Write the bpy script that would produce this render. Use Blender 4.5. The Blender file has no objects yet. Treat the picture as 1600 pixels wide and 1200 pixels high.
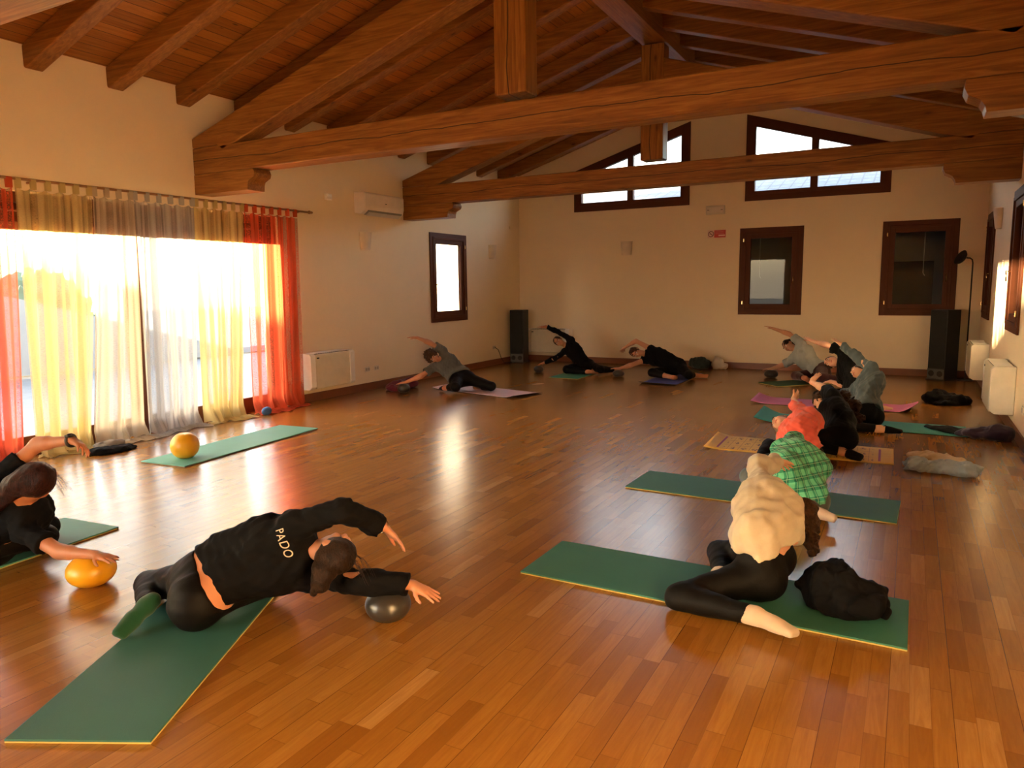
import bpy, bmesh, math, random
import numpy as np
from mathutils import Vector, Matrix

S = bpy.context.scene
COL = S.collection
rnd = random.Random(7)

# ------------------------------------------------------------------ camera, light, exposure
def setup_camera():
    cd = bpy.data.cameras.new('camera'); co = bpy.data.objects.new('camera', cd); COL.objects.link(co)
    cd.sensor_width = 36; cd.lens = 36*1139.93/1600; cd.clip_start = .05; cd.clip_end = 500
    r = Vector((0.8783, 0.4779, -0.0127)); u = Vector((-0.0522, 0.1223, 0.9911)); f = Vector((-0.4752, 0.8699, -0.1324))
    r.normalize(); f.normalize(); u = r.cross(f).normalized(); r = f.cross(u).normalized()
    m = Matrix.Identity(4)
    for i in range(3):
        m[i][0] = r[i]; m[i][1] = u[i]; m[i][2] = -f[i]
    m[0][3] = 0; m[1][3] = 0; m[2][3] = 1.6
    co.matrix_world = m
    S.camera = co
setup_camera()
S.view_settings.view_transform = 'Standard'; S.view_settings.look = 'None'; S.view_settings.gamma = 1
S.view_settings.use_curve_mapping = False
S.view_settings.exposure = 2.05

w = bpy.data.worlds.new('sky'); S.world = w; w.use_nodes = True
nt = w.node_tree; nt.nodes.clear()
out = nt.nodes.new('ShaderNodeOutputWorld'); bg = nt.nodes.new('ShaderNodeBackground')
sky = nt.nodes.new('ShaderNodeTexSky'); sky.sky_type = 'NISHITA'; sky.sun_disc = False
sky.sun_elevation = math.radians(9); sky.sun_rotation = math.radians(242); sky.air_density = 1.0; sky.dust_density = 2.5
mixs = nt.nodes.new('ShaderNodeMixRGB'); mixs.inputs[0].default_value = .8; mixs.inputs[2].default_value = (1.85, 1.62, 1.36, 1)
hsv = nt.nodes.new('ShaderNodeMixRGB'); hsv.blend_type = 'MULTIPLY'; hsv.inputs[0].default_value = 1; hsv.inputs[2].default_value = (4, 4, 4, 1)
nt.links.new(sky.outputs[0], hsv.inputs[1]); nt.links.new(hsv.outputs[0], mixs.inputs[1]); nt.links.new(mixs.outputs[0], bg.inputs[0])
bg.inputs[1].default_value = .9
nt.links.new(bg.outputs[0], out.inputs[0])

sd = bpy.data.lights.new('sun', 'SUN'); so = bpy.data.objects.new('sun', sd); COL.objects.link(so)
sd.energy = 42; sd.color = (1.0, .72, .40); sd.angle = math.radians(.8)
so.location = (-14, -2, 6)
so.rotation_euler = Vector((1, .57, -.048)).to_track_quat('-Z', 'Y').to_euler()

try:
    S.cycles.use_denoising = True; S.cycles.max_bounces = 10; S.cycles.diffuse_bounces = 5; S.cycles.transparent_max_bounces = 24
    S.cycles.sample_clamp_indirect = 6; S.cycles.caustics_reflective = False; S.cycles.caustics_refractive = False
except Exception: pass

# ------------------------------------------------------------------ materials
class NB:
    def __init__(s, name):
        s.m = bpy.data.materials.new(name); s.m.use_nodes = True; s.t = s.m.node_tree; s.t.nodes.clear()
        s.out = s.n('ShaderNodeOutputMaterial')
    def n(s, t, **k):
        x = s.t.nodes.new(t)
        for a, b in k.items(): setattr(x, a, b)
        return x
    def l(s, a, b): s.t.links.new(a, b)
    def put(s, sock, v):
        if isinstance(v, bpy.types.NodeSocket): s.l(v, sock)
        else: sock.default_value = v
    def math(s, op, a, b=0., c=0., clamp=False):
        x = s.n('ShaderNodeMath', operation=op, use_clamp=clamp)
        for i, v in enumerate((a, b, c)): s.put(x.inputs[i], v)
        return x.outputs[0]
    def coord(s, which='Object', scale=(1, 1, 1), rot=(0, 0, 0)):
        c = s.n('ShaderNodeTexCoord'); mp = s.n('ShaderNodeMapping'); mp.inputs['Scale'].default_value = scale; mp.inputs['Rotation'].default_value = rot
        s.l(c.outputs[which], mp.inputs[0]); return mp.outputs[0]
    def rcoord(s, scale):
        c = s.n('ShaderNodeTexCoord'); oi = s.n('ShaderNodeObjectInfo'); m = s.n('ShaderNodeMath', operation='MULTIPLY'); s.l(oi.outputs['Random'], m.inputs[0]); m.inputs[1].default_value = 37.
        mp = s.n('ShaderNodeMapping'); mp.inputs['Scale'].default_value = scale; s.l(c.outputs['Object'], mp.inputs[0])
        cb = s.n('ShaderNodeCombineXYZ')
        for i in range(3): s.l(m.outputs[0], cb.inputs[i])
        va = s.n('ShaderNodeVectorMath', operation='ADD'); s.l(mp.outputs[0], va.inputs[0]); s.l(cb.outputs[0], va.inputs[1]); return va.outputs[0]
    def noise(s, v, scale=5., detail=3., rough=.5, dist=0.):
        x = s.n('ShaderNodeTexNoise'); s.l(v, x.inputs['Vector']); x.inputs['Scale'].default_value = scale
        x.inputs['Detail'].default_value = detail; x.inputs['Roughness'].default_value = rough; x.inputs['Distortion'].default_value = dist
        return x.outputs[0]
    def ramp(s, f, stops, interp='LINEAR'):
        x = s.n('ShaderNodeValToRGB'); s.put(x.inputs[0], f); e = x.color_ramp.elements; x.color_ramp.interpolation = interp
        e[0].position = stops[0][0]; e[0].color = (*stops[0][1], 1)
        e[1].position = stops[-1][0]; e[1].color = (*stops[-1][1], 1)
        for p, c in stops[1:-1]:
            q = e.new(p); q.color = (*c, 1)
        return x.outputs[0]
    def mix(s, f, a, b, mode='MIX'):
        x = s.n('ShaderNodeMixRGB', blend_type=mode); s.put(x.inputs[0], f)
        for i, v in ((1, a), (2, b)):
            if isinstance(v, tuple) and len(v) == 3: v = (*v, 1)
            s.put(x.inputs[i], v)
        return x.outputs[0]
    def bump(s, h, strength=.3, dist=.01):
        x = s.n('ShaderNodeBump'); x.inputs['Strength'].default_value = strength; x.inputs['Distance'].default_value = dist
        s.l(h, x.inputs['Height']); return x.outputs[0]
    def pbr(s, col, rough=.5, normal=None, metal=0., spec=.5, coat=0., sheen=0., sss=0.):
        b = s.n('ShaderNodeBsdfPrincipled')
        if isinstance(col, tuple) and len(col) == 3: col = (*col, 1)
        s.put(b.inputs['Base Color'], col); s.put(b.inputs['Roughness'], rough); b.inputs['Metallic'].default_value = metal
        b.inputs['Specular IOR Level'].default_value = spec; b.inputs['Coat Weight'].default_value = coat
        b.inputs['Coat Roughness'].default_value = .15
        if sheen: b.inputs['Sheen Weight'].default_value = sheen
        if normal is not None: s.l(normal, b.inputs['Normal'])
        s.l(b.outputs[0], s.out.inputs[0]); return b

MC = {}
def memo(fn):
    def g(*a, **k):
        key = (fn.__name__, a, tuple(sorted(k.items())))
        if key not in MC: MC[key] = fn(*a, **k)
        return MC[key]
    return g

@memo
def plain(name, col, rough=.5, metal=0., spec=.5, coat=0., var=.12, vs=9.):
    b = NB(name); v = b.coord(); n = b.noise(v, vs, 4)
    c = b.mix(n, tuple(x*(1-var) for x in col), tuple(min(1, x*(1+var)) for x in col))
    b.pbr(c, rough, b.bump(b.noise(v, 60, 3), .06, .003), metal, spec, coat)
    return b.m

@memo
def wood(name, axis=0, dark=(.12, .042, .006), mid=(.26, .107, .018), light=(.40, .185, .042), crack=0., seedz=0.):
    b = NB(name)
    sc = [9., 9., 9.]; sc[axis] = .55
    v = b.rcoord(tuple(sc))
    g = b.noise(v, 3.2, 5, .6, .9)
    sc2 = [45., 45., 45.]; sc2[axis] = 1.1
    fine = b.noise(b.rcoord(tuple(sc2)), 2., 4, .6)
    c = b.ramp(g, [(.25, dark), (.5, mid), (.75, light)])
    c = b.mix(b.math('MULTIPLY', fine, .35), c, (.2, .055, .012), 'MIX')
    # knots
    sk = [4.2, 4.2, 4.2]; sk[axis] = 1.6
    vo = b.n('ShaderNodeTexVoronoi'); vo.feature = 'F1'; vo.inputs['Scale'].default_value = 1.; vo.inputs['Randomness'].default_value = 1.
    b.l(b.rcoord(tuple(sk)), vo.inputs['Vector'])
    kd = vo.outputs['Distance']
    kn = b.ramp(kd, [(.03, (1, 1, 1)), (.10, (0, 0, 0))])
    ring = b.ramp(kd, [(.05, (1, 1, 1)), (.22, (0, 0, 0))])
    c = b.mix(b.math('MULTIPLY', ring, .45), c, (.16, .045, .01)); c = b.mix(b.math('MULTIPLY', kn, .85), c, (.05, .014, .005))
    h = b.math('ADD', fine, b.math('MULTIPLY', g, .6))
    if crack:
        co = b.n('ShaderNodeTexCoord'); sx = b.n('ShaderNodeSeparateXYZ'); b.l(co.outputs['Object'], sx.inputs[0])
        along = sx.outputs[axis]; zz = sx.outputs[2] if axis != 2 else sx.outputs[0]
        cb = b.n('ShaderNodeCombineXYZ'); b.l(along, cb.inputs[0])
        wv = b.n('ShaderNodeTexNoise'); b.l(cb.outputs[0], wv.inputs['Vector']); wv.inputs['Scale'].default_value = .8; wv.inputs['Detail'].default_value = 5.
        off = b.math('MULTIPLY', b.math('SUBTRACT', wv.outputs[0], .5), .16)
        d = b.math('ABSOLUTE', b.math('SUBTRACT', b.math('ADD', zz, off), seedz))
        cr = b.math('LESS_THAN', d, crack)
        c = b.mix(b.math('MULTIPLY', cr, .9), c, (.03, .01, .004)); h = b.math('SUBTRACT', h, b.math('MULTIPLY', cr, 3.))
    b.pbr(c, .46, b.bump(h, .25, .006), spec=.4)
    return b.m

@memo
def boards():
    b = NB('ceiling_boards'); co = b.n('ShaderNodeTexCoord'); sx = b.n('ShaderNodeSeparateXYZ'); b.l(co.outputs['Object'], sx.inputs[0])
    u = b.math('DIVIDE', sx.outputs[0], .125); fl = b.math('FLOOR', u); fr = b.math('FRACT', u)
    wn = b.n('ShaderNodeTexWhiteNoise', noise_dimensions='1D'); b.l(fl, wn.inputs['W'])
    g = b.noise(b.coord('Object', (14, .7, 3)), 2.4, 5, .6, .8)
    c = b.ramp(g, [(.25, (.16, .048, .007)), (.5, (.31, .110, .017)), (.75, (.45, .18, .036))])
    c = b.mix(.45, c, b.ramp(wn.outputs[0], [(0, (.17, .052, .008)), (1, (.46, .18, .034))]))
    vo = b.n('ShaderNodeTexVoronoi'); vo.inputs['Scale'].default_value = 1; b.l(b.coord('Object', (8, 2.6, 1)), vo.inputs['Vector'])
    c = b.mix(b.ramp(vo.outputs['Distance'], [(.05, (.9, .9, .9)), (.13, (0, 0, 0))]), c, (.05, .015, .005))
    gap = b.math('LESS_THAN', fr, .05)
    c = b.mix(gap, c, (.035, .011, .004))
    b.pbr(c, .5, b.bump(b.math('SUBTRACT', g, b.math('MULTIPLY', gap, 2.)), .3, .006), spec=.35)
    return b.m

@memo
def parquet():
    b = NB('oak_parquet'); co = b.n('ShaderNodeTexCoord'); sx = b.n('ShaderNodeSeparateXYZ'); b.l(co.outputs['Object'], sx.inputs[0])
    X, Y = sx.outputs[0], sx.outputs[1]
    W = .072
    u = b.math('DIVIDE', X, W); fl = b.math('FLOOR', u); fu = b.math('FRACT', u)
    wn = b.n('ShaderNodeTexWhiteNoise', noise_dimensions='1D'); b.l(fl, wn.inputs['W'])
    wn2 = b.n('ShaderNodeTexWhiteNoise', noise_dimensions='1D'); b.l(b.math('ADD', fl, 77.3), wn2.inputs['W'])
    L = b.math('ADD', b.math('MULTIPLY', wn2.outputs[0], .22), .34)
    vv = b.math('ADD', b.math('DIVIDE', Y, L), b.math('MULTIPLY', wn.outputs[0], 7.)); fv = b.math('FLOOR', vv); fvf = b.math('FRACT', vv)
    cb = b.n('ShaderNodeCombineXYZ'); b.l(fl, cb.inputs[0]); b.l(fv, cb.inputs[1])
    w3 = b.n('ShaderNodeTexWhiteNoise', noise_dimensions='3D'); b.l(cb.outputs[0], w3.inputs['Vector'])
    c = b.ramp(w3.outputs[0], [(0, (.245, .097, .013)), (.3, (.305, .131, .019)), (.75, (.335, .150, .023)), (.96, (.365, .170, .03)), (1, (.43, .225, .055))])
    # grain shifted per strip
    vm = b.n('ShaderNodeVectorMath', operation='MULTIPLY_ADD'); b.l(w3.outputs[1], vm.inputs[0]); vm.inputs[1].default_value = (30, 30, 30)
    b.l(b.coord('Object', (22, 1.6, 1)), vm.inputs[2])
    g = b.noise(vm.outputs[0], 1.7, 5, .62, 1.6)
    c = b.mix(b.ramp(g, [(.35, (0, 0, 0)), (.7, (.4, .4, .4))]), c, (.19, .058, .011))
    g1 = b.math('LESS_THAN', fu, .028); g2 = b.math('LESS_THAN', fvf, .006)
    b3 = b.math('LESS_THAN', b.math('FRACT', b.math('DIVIDE', u, 3.)), .012)
    gap = b.math('MAXIMUM', b.math('MULTIPLY', g1, .45), b.math('MAXIMUM', b.math('MULTIPLY', g2, .6), b3))
    c = b.mix(b.math('MULTIPLY', gap, .8), c, (.09, .028, .008))
    big = b.noise(b.coord('Object', (1, 1, 1)), .8, 3)
    scr = b.noise(b.coord('Object', (3, 3, 3)), 9, 6, .7)
    ro = b.math('ADD', b.math('MULTIPLY', big, .10), .20)
    h = b.math('SUBTRACT', b.math('MULTIPLY', g, .35), gap)
    wav = b.noise(b.coord('Object', (8, 1.2, 1)), 2.2, 2)
    b.pbr(c, ro, b.bump(h, .05, .002), spec=.9)
    return b.m

@memo
def plaster(name='plaster', col=(.82, .68, .50)):
    b = NB(name); v = b.coord(); n = b.noise(v, 1.6, 5, .6); n2 = b.noise(v, 35, 5, .65)
    c = b.mix(n, tuple(x*.93 for x in col), tuple(min(1, x*1.05) for x in col))
    b.pbr(c, .85, b.bump(n2, .25, .004), spec=.2)
    return b.m

@memo
def glass():
    b = NB('window_glass')
    tr = b.n('ShaderNodeBsdfTransparent'); tr.inputs[0].default_value = (.93, .95, .95, 1); gl = b.n('ShaderNodeBsdfGlossy'); gl.inputs['Roughness'].default_value = .02
    lw = b.n('ShaderNodeLayerWeight'); lw.inputs[0].default_value = .5; fr = b.math('ADD', b.math('MULTIPLY', b.math('POWER', lw.outputs['Facing'], 4.), .45), .015); mx = b.n('ShaderNodeMixShader'); b.l(fr, mx.inputs[0])
    b.l(tr.outputs[0], mx.inputs[1]); b.l(gl.outputs[0], mx.inputs[2]); b.l(mx.outputs[0], b.out.inputs[0])
    return b.m

@memo
def sheer(name, col, dense=.75, thin=.35, stripes=9.):
    """striped sheer curtain: u runs across the cloth, dense and open stripes, crinkled"""
    b = NB(name); uv = b.n('ShaderNodeTexCoord'); sx = b.n('ShaderNodeSeparateXYZ'); b.l(uv.outputs['UV'], sx.inputs[0])
    cb = b.n('ShaderNodeCombineXYZ'); b.l(sx.outputs[0], cb.inputs[0])
    st = b.n('ShaderNodeTexNoise'); b.l(cb.outputs[0], st.inputs['Vector']); st.inputs['Scale'].default_value = stripes*1.6; st.inputs['Detail'].default_value = 1.
    band = b.ramp(st.outputs[0], [(.46, (0, 0, 0)), (.50, (1, 1, 1))])
    cr = b.noise(b.coord('UV', (60, 420, 1)), 1., 2, .6)
    cr = b.math('MULTIPLY', b.math('SUBTRACT', cr, .5), .5)
    f = b.math('ADD', b.math('ADD', b.math('MULTIPLY', band, dense-thin), thin), cr, clamp=True)
    f = b.math('ADD', f, b.math('MULTIPLY', b.math('SUBTRACT', sx.outputs[1], .86, clamp=True), 2.5), clamp=True)
    df = b.n('ShaderNodeBsdfDiffuse'); tl = b.n('ShaderNodeBsdfTranslucent'); tp = b.n('ShaderNodeBsdfTransparent')
    df.inputs[0].default_value = (*col, 1); tl.inputs[0].default_value = (*[x*.42 for x in col], 1)
    m1 = b.n('ShaderNodeMixShader'); m1.inputs[0].default_value = .5; b.l(df.outputs[0], m1.inputs[1]); b.l(tl.outputs[0], m1.inputs[2])
    m2 = b.n('ShaderNodeMixShader'); b.l(f, m2.inputs[0]); b.l(tp.outputs[0], m2.inputs[1]); b.l(m1.outputs[0], m2.inputs[2])
    b.l(m2.outputs[0], b.out.inputs[0]); return b.m

@memo
def cloth(name, col, rough=.85, weave=300., amp=.15, heather=.0, sheen=.2):
    b = NB(name); v = b.coord(); n = b.noise(v, 6, 4); f = b.noise(v, 160, 2)
    c = b.mix(n, tuple(x*.82 for x in col), tuple(min(1, x*1.15) for x in col))
    if heather: c = b.mix(b.math('MULTIPLY', f, heather), c, tuple(x*.45 for x in col))
    h = b.math('ADD', b.math('MULTIPLY', b.noise(v, 14, 4, .6), 1.2), b.math('MULTIPLY', b.noise(v, weave, 2), amp))
    b.pbr(c, rough, b.bump(h, .35, .008), spec=.12 if max(col) < .02 else .2, sheen=sheen)
    return b.m

@memo
def plaid():
    b = NB('green_plaid'); co = b.n('ShaderNodeTexCoord'); mp = b.n('ShaderNodeMapping'); b.l(co.outputs['Object'], mp.inputs[0])
    mp.inputs['Rotation'].default_value = (.15, .25, .1)
    sx = b.n('ShaderNodeSeparateXYZ'); b.l(mp.outputs[0], sx.inputs[0])
    def stripe(s, period, width, off=0.):
        return b.math('LESS_THAN', b.math('FRACT', b.math('DIVIDE', b.math('ADD', s, off), period)), width)
    hor = b.math('ADD', sx.outputs[0], sx.outputs[1])
    a = b.math('MULTIPLY', b.math('ADD', stripe(hor, .075, .45), stripe(sx.outputs[2], .075, .45)), .5)
    c = b.ramp(a, [(0, (.16, .62, .38)), (.5, (.045, .33, .20)), (1, (.012, .14, .095))])
    th = b.math('MAXIMUM', stripe(hor, .075, .04, .055), stripe(sx.outputs[2], .075, .04, .055))
    c = b.mix(b.math('MULTIPLY', th, .7), c, (.45, .75, .5))
    b.pbr(c, .85, b.bump(b.noise(b.coord(), 30, 3), .3, .004), spec=.2, sheen=.2); return b.m

@memo
def skin(name='skin', col=(.56, .27, .16)):
    b = NB(name); v = b.coord(); n = b.noise(v, 12, 4)
    c = b.mix(n, tuple(x*.88 for x in col), (min(1, col[0]*1.1), col[1]*1.02, col[2]*.98))
    p = b.pbr(c, .5, b.bump(b.noise(v, 90, 3), .12, .002), spec=.35)
    p.inputs['Subsurface Weight'].default_value = .12; p.inputs['Subsurface Radius'].default_value = (.02, .008, .004)
    return b.m

@memo
def hairmat(name, dark, light, rough=.42):
    b = NB(name); v = b.coord('Object', (7, 7, 2)); n = b.noise(v, 9, 5, .65, 1.2); f = b.noise(b.coord('Object', (30, 30, 6)), 8, 3, .6, .6)
    c = b.mix(b.ramp(n, [(.35, (0, 0, 0)), (.7, (1, 1, 1))]), dark, light)
    b.pbr(c, rough, b.bump(b.math('ADD', n, f), .9, .012), spec=.18); return b.m

@memo
def matmat(name, col):
    b = NB(name); v = b.coord(); n = b.noise(v, 3, 5, .6); s = b.noise(v, 220, 2)
    c = b.mix(n, tuple(x*.85 for x in col), tuple(min(1, x*1.2) for x in col)); c = b.mix(b.math('MULTIPLY', s, .3), c, tuple(min(1, x*1.6) for x in col))
    b.pbr(c, .62, b.bump(s, .25, .002), spec=.4); return b.m

@memo
def printed_mat():
    b = NB('printed_yellow_mat'); co = b.n('ShaderNodeTexCoord'); sx = b.n('ShaderNodeSeparateXYZ'); b.l(co.outputs['UV'], sx.inputs[0])
    U, V = sx.outputs[0], sx.outputs[1]     # U along 0..1 (1.7 m), V across 0..1
    n = b.noise(b.coord('UV', (3, 3, 3)), 2, 3)
    c = b.mix(n, (.66, .36, .045), (.80, .50, .09))
    def band(x, lo, hi): return b.math('MULTIPLY', b.math('GREATER_THAN', x, lo), b.math('LESS_THAN', x, hi))
    def near(x, p, w): return b.math('LESS_THAN', b.math('ABSOLUTE', b.math('SUBTRACT', x, p)), w)
    inner = b.math('MULTIPLY', band(U, .1, .9), band(V, .08, .92))
    gx = b.math('LESS_THAN', b.math('FRACT', b.math('MULTIPLY', U, 16.)), .05); gy = b.math('LESS_THAN', b.math('FRACT', b.math('MULTIPLY', V, 3.)), .04)
    lines = b.math('MULTIPLY', b.math('MAXIMUM', gx, gy), inner)
    c = b.mix(b.math('MULTIPLY', lines, .65), c, (.28, .10, .03))
    fu = b.math('SUBTRACT', b.math('FRACT', b.math('MULTIPLY', U, 16.)), .5); fv = b.math('SUBTRACT', b.math('FRACT', b.math('MULTIPLY', V, 3.)), .5)
    rr = b.math('ADD', b.math('MULTIPLY', fu, fu), b.math('MULTIPLY', b.math('MULTIPLY', fv, fv), 1.6))
    sh = b.noise(b.coord('UV', (60, 24, 1)), 1.2, 2)
    fig = b.math('MULTIPLY', b.math('MULTIPLY', b.math('LESS_THAN', rr, .07), b.math('GREATER_THAN', sh, .53)), inner)
    c = b.mix(fig, c, (.10, .02, .02))
    bars = b.math('MULTIPLY', b.math('MAXIMUM', near(U, .07, .006), near(U, .93, .006)), band(V, .12, .88))
    c = b.mix(bars, c, (.30, .03, .10))
    b.pbr(c, .6, b.bump(b.noise(b.coord(), 200, 2), .2, .002), spec=.35); return b.m

@memo
def rooftiles():
    b = NB('roof_tiles'); co = b.n('ShaderNodeTexCoord'); sx = b.n('ShaderNodeSeparateXYZ'); b.l(co.outputs['Object'], sx.inputs[0])
    fx = b.math('FRACT', b.math('DIVIDE', sx.outputs[0], .22)); fy = b.math('FRACT', b.math('DIVIDE', sx.outputs[1], .33))
    n = b.noise(b.coord(), 5, 4)
    c = b.ramp(n, [(.3, (.035, .055, .095)), (.7, (.065, .09, .15))])
    e = b.math('MAXIMUM', b.math('LESS_THAN', fx, .14), b.math('LESS_THAN', fy, .15)); c = b.mix(b.math('MULTIPLY', e, .7), c, (.02, .025, .03))
    b.pbr(c, .8, b.bump(fx, .6, .02)); return b.m

@memo
def paving():
    b = NB('stone_paving'); br = b.n('ShaderNodeTexBrick'); b.l(b.coord('Object', (1, 1, 1)), br.inputs['Vector']); br.inputs['Scale'].default_value = 2.2
    br.inputs['Color1'].default_value = (.035, .05, .07, 1); br.inputs['Color2'].default_value = (.055, .075, .10, 1); br.inputs['Mortar'].default_value = (.05, .05, .06, 1)
    b.pbr(br.outputs[0], .8, b.bump(br.outputs[1], .3, .01)); return b.m

WOODX = lambda **k: wood('beam_wood_x', 0, **k)
FRAME = plain('dark_stained_frame', (.085, .024, .009), .55, spec=.2)
SKIRT = plain('skirting_wood', (.20, .062, .022), .42)

# ------------------------------------------------------------------ object helpers
def tag(o, label=None, cat=None, group=None, kind=None):
    if label: o['label'] = label
    if cat: o['category'] = cat
    if group: o['group'] = group
    if kind: o['kind'] = kind
    return o
def obj(name, me, parent=None, loc=(0, 0, 0), smooth=False, mats=()):
    if isinstance(me, bmesh.types.BMesh):
        m = bpy.data.meshes.new(name); me.to_mesh(m); me.free(); me = m
    for x in mats: me.materials.append(x)
    if smooth: me.polygons.foreach_set('use_smooth', [True]*len(me.polygons))
    o = bpy.data.objects.new(name, me); COL.objects.link(o); o.location = loc
    if parent is not None: o.parent = parent
    return o
def empty(name, loc=(0, 0, 0), rz=0, **k):
    o = bpy.data.objects.new(name, None); COL.objects.link(o); o.location = loc; o.rotation_euler[2] = rz; o.empty_display_size = .1
    return tag(o, **k)
def box(bm, x0, x1, y0, y1, z0, z1, mi=0, bev=0., M=None):
    vs = [bm.verts.new((x, y, z)) for x in (x0, x1) for y in (y0, y1) for z in (z0, z1)]
    q = [(0, 1, 3, 2), (4, 6, 7, 5), (0, 4, 5, 1), (2, 3, 7, 6), (0, 2, 6, 4), (1, 5, 7, 3)]
    fs = [bm.faces.new([vs[i] for i in f]) for f in q]
    for f in fs: f.material_index = mi
    geo = vs
    if bev:
        es = list({e for f in fs for e in f.edges})
        r = bmesh.ops.bevel(bm, geom=es, offset=bev, segments=2, affect='EDGES', profile=.5)
        for f in r['faces']: f.material_index = mi
        geo = list({v for f in r['faces'] for v in f.verts} | {v for v in vs if v.is_valid})
    if M is not None: bmesh.ops.transform(bm, matrix=M, verts=[v for v in geo if v.is_valid])
    return geo
def boxo(name, x0, x1, y0, y1, z0, z1, mat, parent=None, bev=0., loc=(0, 0, 0)):
    bm = bmesh.new(); box(bm, x0, x1, y0, y1, z0, z1, 0, bev); return obj(name, bm, parent, loc, False, [mat])
def prism(pts, a0, a1, axis='y', bev=0.):
    """extrude a 2-D outline: axis y -> pts are (x,z); axis x -> (y,z); axis z -> (x,y)"""
    bm = bmesh.new()
    def P(p, a): return {'y': (p[0], a, p[1]), 'x': (a, p[0], p[1]), 'z': (p[0], p[1], a)}[axis]
    A = [bm.verts.new(P(p, a0)) for p in pts]; B = [bm.verts.new(P(p, a1)) for p in pts]
    bm.faces.new(A); bm.faces.new(B[::-1]); n = len(pts)
    for i in range(n): bm.faces.new((A[i], B[i], B[(i+1) % n], A[(i+1) % n]))
    bmesh.ops.recalc_face_normals(bm, faces=bm.faces)
    if bev: bmesh.ops.bevel(bm, geom=list(bm.edges), offset=bev, segments=2, affect='EDGES', profile=.5)
    return bm
def tube(pts, r, seg=8, closed=False, rads=None):
    bm = bmesh.new(); pts = [Vector(p) for p in pts]; n = len(pts); rings = []
    up = Vector((0, 0, 1))
    for i, p in enumerate(pts):
        t = (pts[(i+1) % n]-pts[i-1]) if closed else (pts[min(i+1, n-1)]-pts[max(i-1, 0)])
        t.normalize(); a = up if abs(t.dot(up)) < .95 else Vector((1, 0, 0)); s = t.cross(a).normalized(); q = s.cross(t)
        rr = rads[i] if rads else r
        rings.append([bm.verts.new(p+(s*math.cos(2*math.pi*k/seg)+q*math.sin(2*math.pi*k/seg))*rr) for k in range(seg)])
    for i in range(n if closed else n-1):
        A, B = rings[i], rings[(i+1) % n]
        for k in range(seg): bm.faces.new((A[k], A[(k+1) % seg], B[(k+1) % seg], B[k]))
    if not closed: bm.faces.new(rings[0][::-1]); bm.faces.new(rings[-1])
    bmesh.ops.recalc_face_normals(bm, faces=bm.faces)
    return bm
def lathe(prof, seg=32):
    bm = bmesh.new(); R = []
    for r, z in prof:
        R.append([bm.verts.new((r*math.cos(2*math.pi*k/seg), r*math.sin(2*math.pi*k/seg), z)) for k in range(seg)] if r > 1e-5 else [bm.verts.new((0, 0, z))])
    for a, b in zip(R, R[1:]):
        for k in range(seg):
            k2 = (k+1) % seg
            if len(a) == 1: bm.faces.new((a[0], b[k2], b[k]))
            elif len(b) == 1: bm.faces.new((a[k], a[k2], b[0]))
            else: bm.faces.new((a[k], a[k2], b[k2], b[k]))
    bmesh.ops.recalc_face_normals(bm, faces=bm.faces)
    return bm
def copy_tree(o, parent=None):
    c = o.copy(); COL.objects.link(c)
    if parent is not None: c.parent = parent
    for ch in [x for x in bpy.data.objects if x.parent == o and x != c]: copy_tree(ch, c)
    return c
def cut(base, cutters):
    """wall with its openings taken out"""
    bo = obj('tmp', base); cs = []
    for c in cutters:
        co = obj('tmpc', c); cs.append(co); md = bo.modifiers.new('b', 'BOOLEAN'); md.object = co; md.operation = 'DIFFERENCE'; md.solver = 'EXACT'
    dg = bpy.context.evaluated_depsgraph_get(); me = bpy.data.meshes.new_from_object(bo.evaluated_get(dg))
    for o in [bo]+cs: bpy.data.objects.remove(o)
    return me
def bx(x0, x1, y0, y1, z0, z1):
    bm = bmesh.new(); box(bm, x0, x1, y0, y1, z0, z1); bmesh.ops.recalc_face_normals(bm, faces=bm.faces); return bm

# ------------------------------------------------------------------ room
XL, XR, YF, YB = -7.516, 1.004, 14.167, -3.2
XM = (XL+XR)/2; ZE, SL = 3.93, .31; ZR = ZE+SL*(XM-XL); T = .36
P = plaster()
def structure(name, me, mats, **k):
    return tag(obj(name, me, None, (0, 0, 0), False, mats), kind='structure', **k)
structure('floor', bx(XL-T, XR+T, YB-T, YF+T, -.12, 0), [parquet()], label='glossy oak strip parquet floor of the hall')
structure('wall_left', cut(bx(XL-T, XL, YB-T, YF+T, 0, ZE), [bx(XL-1, XL+1, 1.02, 7.26, -.001, 2.56), bx(XL-1, XL+1, -3.0, -.5, -.001, 2.56), prism([(XL+.5, 10.83), (XL-.5, 10.83), (XL-.5, 12.45), (XL, 11.93), (XL+.5, 11.93)], 1.03, 2.52, 'z')]), [P], label='left plaster wall with the curtained glass door')  # second opening belongs to the added, unseen door
structure('wall_right', cut(bx(XR, XR+T, YB-T, YF+T, 0, ZE), [bx(XR-1, XR+1, 12.70, 13.72, 1.08, 2.56), bx(XR-1, XR+1, 9.3, 10.35, 1.08, 2.56)]), [P], label='right plaster wall with two shuttered windows')
gab = [(XL-T, 0), (XR+T, 0), (XR+T, ZE), (XR, ZE), (XM, ZR), (XL, ZE), (XL-T, ZE)]
tL = [(-6.16, 3.155), (-3.88, 3.155), (-3.88, 4.565), (-6.16, 3.87)]
tR = [(2*XM - x, z) for x, z in tL]
tR = [(-2.74, 3.155), (-.46, 3.155), (-.46, 3.87), (-2.74, 4.565)]
structure('wall_far', cut(prism(gab, YF, YF+T), [bx(-2.81, -1.80, YF-1, YF+1, 1.08, 2.56), bx(-.44, .58, YF-1, YF+1, 1.08, 2.56), prism(tL, YF-1, YF+1), prism(tR, YF-1, YF+1)]), [P], label='far gable wall with two windows and two sloping transoms')
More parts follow.
